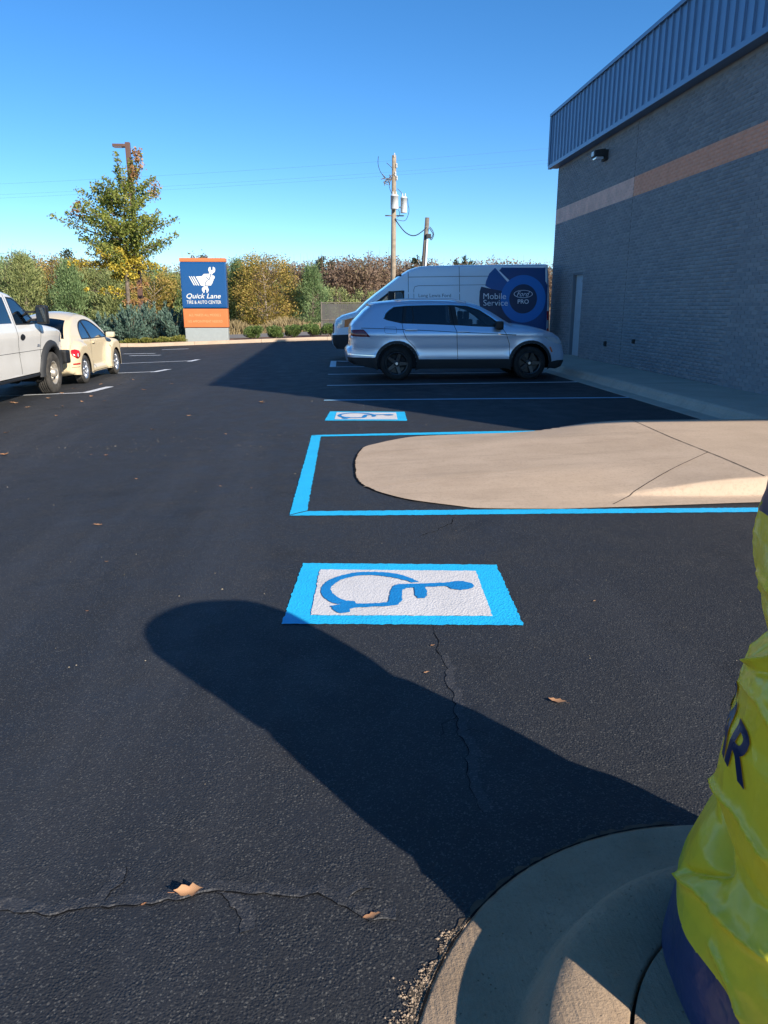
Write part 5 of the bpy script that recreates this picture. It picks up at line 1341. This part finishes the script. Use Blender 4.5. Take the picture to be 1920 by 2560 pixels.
def mound(name, label, cat, group, x, y, rx, h, n, mat, L, Wd, up=.7, lumps=9, z0=None, stem=True):
    z0 = gz(x)+.10 if z0 is None else z0
    o = empty(name, (x, y, z0), rng.uniform(0, 6), label, cat, group)
    C = []
    for k in range(lumps):
        q = 2*math.pi*k/lumps+rng.uniform(-.3, .3); rr_ = rx*rng.uniform(.25, .72); C.append((rr_*math.cos(q), rr_*math.sin(q), h*rng.uniform(.24, .66), rx*rng.uniform(.30, .44)))
    C.append((0, 0, h*.62, rx*.45)); C = np.array(C); k = rng.integers(0, len(C), n)
    d = unit(rng.normal(size=(n, 3))); d[:, 2] = d[:, 2]*.9+.1
    P = C[k, :3] + d*C[k, 3:4]*(rng.uniform(.25, 1, (n, 1))**.4)*np.array([1, 1, h/rx*.62])
    P[:, 2] = np.clip(P[:, 2], .03, h*1.08); D = unit(P-np.array([0, 0, h*.1]))+np.array([0, 0, up])
    V, F = leaves(P, L, Wd, D, .6); np_mesh('foliage', V, F, mat, o)
    if stem:
        m = MB()
        for q in range(6):
            c = C[rng.integers(0, len(C))]; m.tube([(0, 0, -.1), (c[0]*.5, c[1]*.5, c[2]*.4), (c[0], c[1], c[2])], [.03, .02, .008], 5)
        m.build('stems', M['bark'], o)
    return o
# blue junipers: sprays that climb outward
def juniper(label, x, y, rx, h, nb):
    o = empty('juniper_shrub', (x, y, gz(x)+.10), 0, label, 'shrub'); Ps, Ds = [], []; m = MB()
    for k in range(nb):
        q = rng.uniform(0, 2*math.pi); el = rng.uniform(.12, 1.25); ln = rx*rng.uniform(.75, 1.15) if el < .7 else h*rng.uniform(.75, 1.08)
        d = np.array([math.cos(q)*math.cos(el), math.sin(q)*math.cos(el), math.sin(el)*(.9 if el < .7 else 1)]); n = 130
        t = rng.uniform(.2, 1, n)[:, None]; cv = d*t*ln + np.array([0, 0, .16*rx])*t*t + np.array([0, 0, .1])
        sd = rng.normal(0, .10, (n, 3))*(1.25-t); Ps.append(cv+sd); Ds.append(np.repeat(d[None]+[[0, 0, .45]], n, 0)+rng.normal(0, .35, (n, 3)))
        m.tube([(0, 0, 0), tuple(d*ln*.5+np.array([0, 0, .1])), tuple(d*ln*.9+np.array([0, 0, .1+.12*rx]))], [.025, .014, .005], 5)
    V, F = leaves(np.concatenate(Ps), .15, .05, np.concatenate(Ds), .3); np_mesh('sprays', V, F, M['juniper'], o); m.build('stems', M['bark'], o)
jx = lambda u, y: onY(u, 820, y)[0]
juniper('broad blue green juniper spreading at the foot of the autumn tree', jx(325, 36.9), 36.95, 1.35, 1.45, 75)
juniper('tall blue green juniper growing up behind the broad one', jx(385, 37.6), 37.7, 1.0, 1.75, 55)
juniper('blue green juniper in shade against the side of the sign', jx(437, 37.3), 37.3, .75, 1.45, 45)
juniper('blue green juniper spreading behind the cream car', jx(265, 37.3), 37.3, 1.0, 1.2, 45)
for i, (u, r_, h_) in enumerate(((322, .55, .32), (362, .5, .34), (405, .5, .36), (440, .5, .38))):
    mound('low_shrub', ['low yellow green shrub at the curb just past the cream car', 'low yellow green shrub at the curb in front of the broad juniper', 'low yellow green shrub at the curb below the tall juniper', 'low yellow green shrub at the curb nearest the sign base'][i], 'shrub', 'low shrubs along the far curb', jx(u, 36.1), 36.1, r_, h_, 1500, M['lowshrub'], .06, .035)
bl = ['round clipped green bush standing next to the sign', 'sunlit small round bush, second bush from the sign', 'round bush half in the building shadow, third from the sign', 'shaded round bush, fourth bush from the sign', 'shaded round bush mostly hidden by the van bumper']
for i, (u, r_, h_) in enumerate(((632, .46, .68), (687, .35, .66), (735, .36, .66), (782, .44, .70), (827, .40, .66))):
    mound('round_bush', bl[i], 'shrub', 'round bushes along the far curb', jx(u, 36.75), 36.75, r_*1.3, h_*1.08, 5200, M['boxwood'], .055, .035, .3, 12)

def crown_tree(name, label, group, x, y, h, r, n, mat, shape='cone', L=.24, Wd=.07, base=.08, lean=0.0, up=.6, bark='bark'):
    z0 = gz(x)-.06; o = empty(name, (x, y, z0), rng.uniform(0, 6.28), label, 'tree', group)
    k = int(n/55); zc = rng.uniform(base, .98, k)
    if shape == 'cone': rad = r*(1.03-zc)**.72*(1+.25*np.sin(zc*19+rng.uniform(0, 6)))
    else: rad = r*np.sqrt(np.clip(1-((zc-.52)/.52)**2, .02, 1))
    q = rng.uniform(0, 2*math.pi, k); rr_ = rad*rng.uniform(.35, 1, k)**.6
    C = np.stack([rr_*np.cos(q), rr_*np.sin(q), zc*h], 1); P = clusters(C, np.full(k, r*.22), 55)
    P[:, 2] = np.maximum(P[:, 2], .05)
    D = unit(np.repeat(C, 55, 0)*np.array([1, 1, 0])+1e-6)*.7+np.array([0, 0, up]); V, F = leaves(P, L, Wd, D, .55); np_mesh('crown', V, F, mat, o)
    m = MB().tube([(0, 0, -.2), (lean*.3, 0, h*.45), (lean, 0, h*.93)], [.03+h*.016, .02+h*.01, .012], 7)
    for j in range(0, k, max(1, k//26)):
        c = C[j]; m.tube([(0, 0, c[2]*.72), (c[0]*.55, c[1]*.55, c[2]*.88), tuple(c)], [.03, .018, .006], 4)
    m.build('trunk', M[bark], o); return o
th = [(-33.5, 57, 5.9, 2.6), (-31, 54, 5.5, 2.3), (-28.2, 56, 6.0, 2.5), (-26.3, 53, 5.4, 2.3), (-24.4, 55, 5.9, 2.4), (-23, 51.8, 4.9, 2.1), (-21.6, 54.5, 5.9, 2.4), (-19.8, 52, 5.2, 2.1), (-18.4, 55, 5.6, 2.3), (-17, 52.3, 5.0, 2.0), (-15.5, 54.6, 5.2, 2.1), (-14.1, 52, 4.6, 2.0), (-12.9, 55, 5.0, 2.1), (-11.6, 52.2, 4.3, 1.9), (-10.3, 54.6, 4.7, 2.0), (-9.2, 52.3, 4.1, 1.7), (-8.0, 54.8, 4.6, 1.9)]
for i, (x, y, h, r) in enumerate(th):
    if i in (3, 8, 13):
        crown_tree('thicket_tree', ['golden brown young tree in the thicket, farthest from the sign', 'golden brown young tree in the middle of the pine thicket', 'golden brown young tree in the thicket, nearest the sign'][(3, 8, 13).index(i)], 'golden trees in the thicket', x, y, h*.90, r, 11000, M['golden'], 'round', .15, .06, .02, rng.normal(0, .3), .4, 'bark_pale'); continue
    crown_tree('young_pine', ('olive bushy young pine in the thicket across the road' if i % 3 else 'fresh green bushy young pine in the thicket across the road'), ('olive' if i % 3 else 'fresh green')+' young pines across the road', x, y, h*rng.uniform(.83, .98), r*rng.uniform(.9, 1.1), 13500, M['pine'] if i % 3 else M['pine_green'], 'cone' if i % 2 else 'round', .20, .048, .02, rng.normal(0, .2), .9)
crown_tree('golden_tree', 'rounded golden brown multi stem tree right of the sign', None, onY(668, 800, 53)[0], 53, 4.95, 2.25, 17000, M['golden'], 'round', .145, .062, .03, .2, .3, 'bark_pale')
crown_tree('green_pine', 'soft green pine between the golden tree and the fence', None, onY(783, 800, 54)[0], 54, 4.15, 1.75, 11000, M['pine_green'], 'cone', .20, .045, .03)
crown_tree('green_pine', 'green pine partly hidden behind the blue sign', None, onY(597, 800, 55)[0], 55, 4.9, 1.7, 11000, M['pine_green'], 'cone', .20, .045, .03)
for x, y, h, r in ((-3.2, 56.5, 3.4, 1.5), (-1.9, 57, 3.0, 1.4), (.8, 57, 2.8, 1.5), (2.6, 58, 2.6, 1.6)):
    crown_tree('understorey_bush', 'low olive bush in the undergrowth behind the green pine', 'undergrowth bushes', x, y, h, r, 3200, M['pine'], 'round', .20, .06, .02)
# tall dry grass across the road
n = 26000; P = np.stack([rng.uniform(-34, 8, n), 49.7+rng.gamma(1.6, .55, n), np.zeros(n)], 1)
h_ = rng.uniform(.28, .85, n)*(1+.3*np.sin(P[:, 0]*1.7)); ln = rng.normal(0, .16, (n, 2)); zg = np.array([gz(x) for x in P[:, 0]])-.06
w_ = .018; V = np.stack([np.stack([P[:, 0]-w_, P[:, 1], zg], 1), np.stack([P[:, 0]+w_, P[:, 1], zg], 1), np.stack([P[:, 0]+ln[:, 0]*h_+w_*.6, P[:, 1]+ln[:, 1], zg+h_*.8], 1), np.stack([P[:, 0]+ln[:, 0]*h_*1.5, P[:, 1]+ln[:, 1]*1.3, zg+h_], 1)], 1).reshape(-1, 3)
tag(np_mesh('dry_grass', V, np.arange(4*n).reshape(n, 4), M['drygrass']), 'tall dry straw coloured grass along the far road', None, None, 'stuff')
# bare brown wood on the rise behind
def hz(x): return 7.3 + .5*math.sin(x*.11+1)+.35*math.sin(x*.31)+.25*math.sin(x*.83+2)
kc = 520; X = rng.uniform(-75, 62, kc); Yd = rng.uniform(91, 112, kc); tp2_ = np.array([hz(x) for x in X])*(Yd/100)+rng.normal(-.2, .35, kc)
n = 210000; ci = rng.integers(0, kc, n); dd = unit(rng.normal(size=(n, 3)))*(rng.uniform(0, 1, (n, 1))**.45)
P = np.stack([X[ci], Yd[ci], tp2_[ci]-2.3], 1)+dd*np.array([[1.75, 1.6, 2.3]]); lo = rng.uniform(0, 1, n) < .35
P[lo, 2] = rng.uniform(.5, 5, lo.sum()); V1, F1 = leaves(P, .38, .14, np.array([[0, 0, .6]]), 1.1)
k = 500; X = rng.uniform(-75, 62, k); Yd = rng.uniform(91, 108, k); tv = []
for x, y in zip(X, Yd):
    h = (hz(x)+rng.normal(.1, .35))*(y/100); w_ = .03; a = rng.normal(0, .03)*h
    tv += [(x-w_*1.6, y, 0), (x+w_*1.6, y, 0), (x+a+w_*.3, y, h), (x+a-w_*.3, y, h)]
V = np.concatenate([V1, np.array(tv)]); F = np.arange(len(V)).reshape(-1, 4)
tag(np_mesh('far_wood', V, F, M['wood_far']), 'brown leafless woodland on the rise behind everything', None, None, 'stuff')
M['hill'] = simple('wood_floor', (.17, .115, .078), .95, var=.45, vscale=.5, bmp=.6, bscale=1.2)
V = []; xs = np.linspace(-200, 200, 60)
for y, k in ((88, 0), (100, .5), (114, .98), (160, 1.2), (400, 1.2)):
    V += [(x*(1 if y < 120 else y/114), y, -.3+k*(hz(x)-.35)) for x in xs]
hl = np_mesh('hill', V, [(j*60+i, j*60+i+1, (j+1)*60+i+1, (j+1)*60+i) for j in range(4) for i in range(59)], M['hill'], None, True); hl['kind'] = 'structure'
for u, v_, s_ in ((800, 652, 1.6), (815, 655, 1.4), (180, 628, 1.5), (1045, 655, 1.2), (1160, 650, 1.2), (490, 640, 1.3)):
    x, z = onY(u, v_, 99); crown_tree('far_pine', 'dark evergreen standing out among the bare brown wood', 'far evergreens in the wood', x, 99, z+.5, s_*1.35, 1500, M['far_pine'], 'round', .34, .16, .3)

# ================================================================== YELLOW COVER
M['vinyl_yellow'] = simple('yellow_vinyl', (.84, .72, .045), .27, spec=.5, var=.05, vscale=9, bmp=.0006, bscale=45)
def crumple(m, amp):
    t = m.node_tree; b = t.nodes['Principled BSDF']; co = texcoord(t); prev = None
    old = b.inputs['Normal'].links
    for sc_, di in ((5.5, .016), (13, .006), (30, .002)):
        h = math_n(t, 'ABSOLUTE', math_n(t, 'SUBTRACT', noise(t, sc_, 2, .5, co), .5)); h = math_n(t, 'SUBTRACT', .3, math_n(t, 'MINIMUM', h, .3))
        prev = bump(t, None, h, di*amp, 1.0, prev)
    t.links.new(prev.outputs[0], b.inputs['Normal'])
    sp_ = ramp(t, noise(t, 60, 3, .6, co), [(.70, (0, 0, 0)), (.78, (1, 1, 1))]); base = b.inputs['Base Color'].links[0].from_socket
    g = mixc(t, math_n(t, 'MULTIPLY', sp_.outputs[0], .5), base, (.10, .09, .05)); g = mixc(t, math_n(t, 'MULTIPLY', ramp(t, noise(t, 3.5, 5, .7, co), [(.5, (0, 0, 0)), (.75, (1, 1, 1))]).outputs[0], .25), g, (.22, .20, .10))
    t.links.new(g, b.inputs['Base Color'])
crumple(M['vinyl_yellow'], 1.0)
t = M['vinyl_yellow'].node_tree; out = t.nodes['Material Output']; tl = N(t, 'ShaderNodeBsdfTranslucent'); tl.inputs[0].default_value = (.74, .62, .03, 1)
mx = N(t, 'ShaderNodeMixShader'); mx.inputs[0].default_value = .22; t.links.new(t.nodes['Principled BSDF'].outputs[0], mx.inputs[1]); t.links.new(tl.outputs[0], mx.inputs[2]); t.links.new(mx.outputs[0], out.inputs[0])
M['vinyl_blue'] = simple('blue_vinyl', (.030, .045, .115), .30, var=.1, vscale=8)
crumple(M['vinyl_blue'], 1.0)
M['print_blue'] = simple('blue_print', (.010, .020, .07), .32)
CX, CY = 1.12, 1.125; dC = math.hypot(CX, CY); aC = math.atan2(CX, CY)
z8 = lambda a, b: (960+a*.5967, 1240+b*.5967)
SIL = [(1609, 0), (1575, 150), (1560, 300), (1565, 440), (1600, 560), (1612, 600), (1590, 620), (1510, 690), (1490, 760), (1460, 870), (1430, 920), (1390, 1080), (1380, 1180), (1385, 1290), (1310, 1370), (1230, 1530), (1205, 1620), (1180, 1700), (1148, 1800), (1150, 1880), (1170, 1990), (1200, 2150), (1205, 2212)]
sr, szs = [], []
for a, b in SIL:
    r = ray(*z8(a, b)); q = math.atan2(r[0], r[1]); Ld = dC*math.cos(aC-q); sr.append(dC*math.sin(aC-q)); szs.append(EYE+r[2]/math.hypot(r[0], r[1])*Ld)
szs = np.array([1.38, 1.374, 1.352, 1.315, 1.25]+szs); sr = np.array([.001, .15, .255, .315, .345]+sr); o_ = np.argsort(szs); szs, sr = szs[o_], sr[o_]
PHT = math.pi/2 + (math.pi/2 - R(31)) + 0.0                       # direction of the left tangent, about 149 degrees
def cyl(a, b, rr_=None):
    d = ray(*z8(a, b)); z = .6
    for _ in range(6):
        rad = rr_ or float(np.interp(z, szs, sr))-.004
        A = d[0]**2+d[1]**2; Bq = d[0]*CX+d[1]*CY; Cq = CX**2+CY**2-rad**2; D = max(0, Bq*Bq-A*Cq); t_ = (Bq-math.sqrt(D))/A; z = EYE+d[2]*t_
    return math.atan2(d[1]*t_-CY, d[0]*t_-CX) % (2*math.pi), z
cre = []
def crease(pts, amp, wd):
    Q = [cyl(*p) for p in pts]; cre.append(([(q[0]*.38, q[1]) for q in Q], amp*1.1, wd*.72))
crease([(1388, 1190), (1470, 1330), (1600, 1520)], .016, .016)
crease([(1392, 1300), (1372, 1580)], -.030, .020)
crease([(1240, 1562), (1365, 1597)], -.020, .010)
crease([(1228, 1585), (1300, 1650), (1385, 1738), (1420, 1760)], .017, .012)
crease([(1385, 1755), (1609, 1935)], .012, .014)
crease([(1350, 1880), (1440, 2060), (1480, 2180)], .009, .014)
crease([(1515, 692), (1609, 668)], .022, .014); crease([(1530, 722), (1609, 745)], -.016, .014)
crease([(1500, 765), (1560, 860), (1609, 960)], .010, .014)
crease([(1560, 320), (1609, 400)], .008, .016); crease([(1600, 620), (1560, 660)], -.012, .012)
crease([(1440, 1560), (1520, 1700), (1609, 1760)], -.008, .020)
for k in range(34):
    p0 = rng.uniform(math.pi*1.12, math.pi*2.75); z0 = rng.uniform(.2, 1.25); an = rng.choice([-1, 1])*rng.uniform(.5, 1.4); ln = rng.uniform(.12, .4)
    cre.append(([(p0*.38, z0), (p0*.38+ln*math.cos(an)*.6, z0+ln*math.sin(an))], rng.choice([-1, 1])*rng.uniform(.008, .02), rng.uniform(.012, .02)))
NP, NZ = 520, 250
ph = np.linspace(0, 2*math.pi, NP, endpoint=False); zz = np.linspace(.115, 1.3785, NZ); PH, ZZ = np.meshgrid(ph, zz)
RR = np.interp(ZZ, szs, sr); RR = RR*(1+.008*np.sin(3*PH+1)+.004*np.sin(7*PH+4*ZZ)) - .010 - .004*np.exp(-((ZZ-.72)/.30)**2) + .008*np.clip((ZZ-1.0)/.15, 0, 1)*np.clip((1.37-ZZ)/.1, 0, 1)
RR *= 1+.035*np.clip((ZZ-1.15)/.2, 0, 1)*np.sign(np.sin(2*PH+.6))*np.abs(np.sin(2*PH+.6))**.6
RR += .003*np.sin(11*PH+9*np.sin(3.1*ZZ))*np.clip((1.3-ZZ), 0, 1)
for pts, amp, wd in cre:
    for sh_ in (0, 2*math.pi*.38, -2*math.pi*.38):
        dm = np.full(RR.shape, 9.0)
        for (a, b), (c, d) in zip(pts[:-1], pts[1:]):
            a2, c2 = a+sh_, c+sh_; L2 = (c2-a2)**2+(d-b)**2; tq = np.clip(((PH*.38-a2)*(c2-a2)+(ZZ-b)*(d-b))/L2, 0, 1)
            dm = np.minimum(dm, np.hypot(PH*.38-a2-tq*(c2-a2), ZZ-b-tq*(d-b)))
        RR += amp*np.exp(-dm/wd)*np.clip((1.36-ZZ)*6, 0, 1)
def rad_at(p, z):
    i = min(NZ-2, max(0, (z-zz[0])/(zz[1]-zz[0]))); j = (p % (2*math.pi))/(2*math.pi)*NP
    i0, j0 = int(i), int(j) % NP; fi, fj = i-int(i), j-int(j); j1 = (j0+1) % NP
    return (RR[i0, j0]*(1-fj)+RR[i0, j1]*fj)*(1-fi)+(RR[i0+1, j0]*(1-fj)+RR[i0+1, j1]*fj)*fi
hem_pts = sorted(cyl(a, b) for a, b in ((1212, 1640), (1262, 1850), (1345, 1985), (1445, 2105), (1490, 2212)))
hp = np.array([hem_pts[0][0]-.9]+[h[0] for h in hem_pts]+[hem_pts[-1][0]+.6, hem_pts[-1][0]+2.2]); hz_ = np.array([hem_pts[0][1]]+[h[1] for h in hem_pts]+[.17, .3])
cov = empty('vinyl_cover', (CX, CY, .15), 0, 'crumpled yellow and blue vinyl cover standing on the rounded curb', 'cover')
def cover_part(name, keep, dr, mat, j_):
    X = CX*0+(RR+dr)*np.cos(PH); Y = (RR+dr)*np.sin(PH); V = np.stack([X, Y, ZZ-.15], 2).reshape(-1, 3); F = []
    hb = np.interp(PH, hp, hz_)
    idx = np.arange(NP*NZ).reshape(NZ, NP); a = idx[:-1]; b = np.roll(idx, -1, 1)[:-1]; c = np.roll(idx, -1, 1)[1:]; d = idx[1:]
    kk = keep(ZZ, hb)[:-1]; F = np.stack([a[kk], b[kk], c[kk], d[kk]], 1)
    used = np.unique(F); mp = np.full(NP*NZ, -1); mp[used] = np.arange(len(used))
    return np_mesh(name, V[used], mp[F], mat, cov, True)
# snap the grid rows to the hem so its edge is clean
hb1 = np.interp(ph, hp, hz_)
for j in range(NP):
    i = int(np.argmin(abs(zz-hb1[j]))); 
    if 0 < i < NZ-1: ZZ[i, j] = hb1[j]
cover_part('yellow_sheet', lambda z, h: z >= h-1e-6, .004, M['vinyl_yellow'], 0)
cover_part('blue_skirt', lambda z, h: z <= h+.05, -.004, M['vinyl_blue'], 1)
# printed word running round the cover, its last letter facing the lot
pR, zR = cyl(1473, 1075); P, T = fit_text('GOODYEAR', .92, .100, bold=.025)
bm = bmesh.new(); vs_ = [bm.verts.new((a, b, 0)) for a, b in P]
for tr in T:
    try: bm.faces.new([vs_[i] for i in tr])
    except ValueError: pass
for _ in range(5):
    e = [x for x in bm.edges if x.calc_length() > .016]
    if not e: break
    bmesh.ops.subdivide_edges(bm, edges=e, cuts=1); bmesh.ops.triangulate(bm, faces=bm.faces[:])
bm.verts.index_update(); PV = []
for v in bm.verts:
    p_ = pR + (v.co.x-.41)/.38; z_ = zR+v.co.y; r_ = rad_at(p_, z_)+.0075; PV.append((r_*math.cos(p_), r_*math.sin(p_), z_-.15))
mesh_obj('lettering', PV, [[v.index for v in f.verts] for f in bm.faces], M['print_blue'], cov); bm.free()
V = []; F = []
for i in range(46):                                                # blue band high on the cover
    p_ = pR-.6+i*.045
    for z_ in (1.135, 1.16, 1.19, 1.22, 1.25): r_ = rad_at(p_, z_)+.0075; V.append((r_*math.cos(p_), r_*math.sin(p_), z_-.15))
mesh_obj('blue_band', V, [(i*5+k, (i+1)*5+k, (i+1)*5+k+1, i*5+k+1) for i in range(45) for k in range(4)], M['print_blue'], cov, True)

# ================================================================== FALLEN LEAVES
M['leaf_tan'] = foliage('dry_leaf', [(0, (.28, .13, .06)), (.5, (.39, .20, .10)), (1, (.48, .28, .15))], .7, .12)
def leaf_mesh(curl, seed):
    r0 = random.Random(seed); n = 9; V = []; F = []
    for i in range(n):
        t_ = i/(n-1); wd = (.36*math.sin(math.pi*min(1, t_*1.02))**.75)*(1+.35*math.sin(t_*17+seed))+.015
        for k in range(5):
            q = -1+k*.5; V.append((t_-.5, q*wd*.5, curl*(.10+.30*q*q*wd + .22*(2*t_-1)**2) + r0.uniform(-.012, .012)))
    F = [(i*5+k, (i+1)*5+k, (i+1)*5+k+1, i*5+k+1) for i in range(n-1) for k in range(4)]
    V += [(-.5, -.012, .1*curl), (-.5, .012, .1*curl), (-.72, .01, .16*curl), (-.72, -.01, .16*curl)]; F.append((45, 46, 47, 48))
    me = bpy.data.meshes.new('fallen_leaf'); me.from_pydata(V, [], F); me.materials.append(M['leaf_tan']); me.polygons.foreach_set('use_smooth', [True]*len(F)); me.update(); return me
lm = [leaf_mesh(c, s_) for c, s_ in ((.45, 1), (.7, 2), (1.0, 3), (.3, 5))]
def put_leaf(u, v, px_len, k, label, group=None):
    p = G(u, v); dist = math.sqrt(p[0]**2+p[1]**2+EYE**2); s_ = px_len*dist/1850
    o = bpy.data.objects.new('fallen_leaf', lm[k]); COL.objects.link(o); o.location = (p[0], p[1], p[2]+.003); o.scale = (s_,)*3
    o.rotation_euler = (rng.normal(0, .12), rng.normal(0, .12), rng.uniform(-.5, .5)+(math.pi if rng.uniform() < .5 else 0)); return tag(o, label, 'leaf', group)
put_leaf(474, 2233, 62, 2, 'curled tan leaf lying on the long crack').rotation_euler = (.5, 0, .05)
put_leaf(930, 2293, 40, 3, 'thin leaf scrap wedged at the end of the long crack')
put_leaf(1393, 1756, 42, 0, 'tan lobed leaf on open asphalt between emblem and cover')
put_leaf(1066, 1684, 16, 1, 'small leaf at the edge of the rounded shadow')
put_leaf(1082, 1616, 13, 1, 'tiny leaf beside the thin crack below the emblem')
put_leaf(360, 2264, 14, 1, 'tiny leaf scrap in the long crack')
kz = .42194
for a, b, s_ in ((1120, 95, 26), (905, 177, 32), (1550, 18, 34), (38, 195, 36), (28, 332, 46), (540, 325, 14), (630, 332, 22), (808, 472, 18), (580, 742, 46), (632, 960, 24), (517, 1253, 18), (165, 45, 28), (75, 20, 26), (335, 97, 20), (372, 40, 14), (660, 95, 10), (1337, 203, 16), (1306, 512, 14), (1490, 525, 12)):
    put_leaf(a*kz, 1000+b*kz, s_*kz*1.05, int(rng.integers(0, 4)), 'small dry tan leaf lying on the open asphalt', 'scattered leaves on the lot')
for u, v in ((92, 954), (185, 972), (155, 985), (122, 998), (228, 992), (252, 962), (205, 1005), (40, 1010), (262, 1003), (300, 962), (333, 950), (565*1.157, 870*1.157), (360, 975), (430, 960), (1487, 1505)):
    put_leaf(u, v, rng.uniform(8, 13), int(rng.integers(0, 4)), 'small dry leaf on the asphalt around the parked vehicles' if u < 600 else 'small dry tan leaf lying on the open asphalt', 'leaves around the parked vehicles' if u < 600 else 'scattered leaves on the lot')
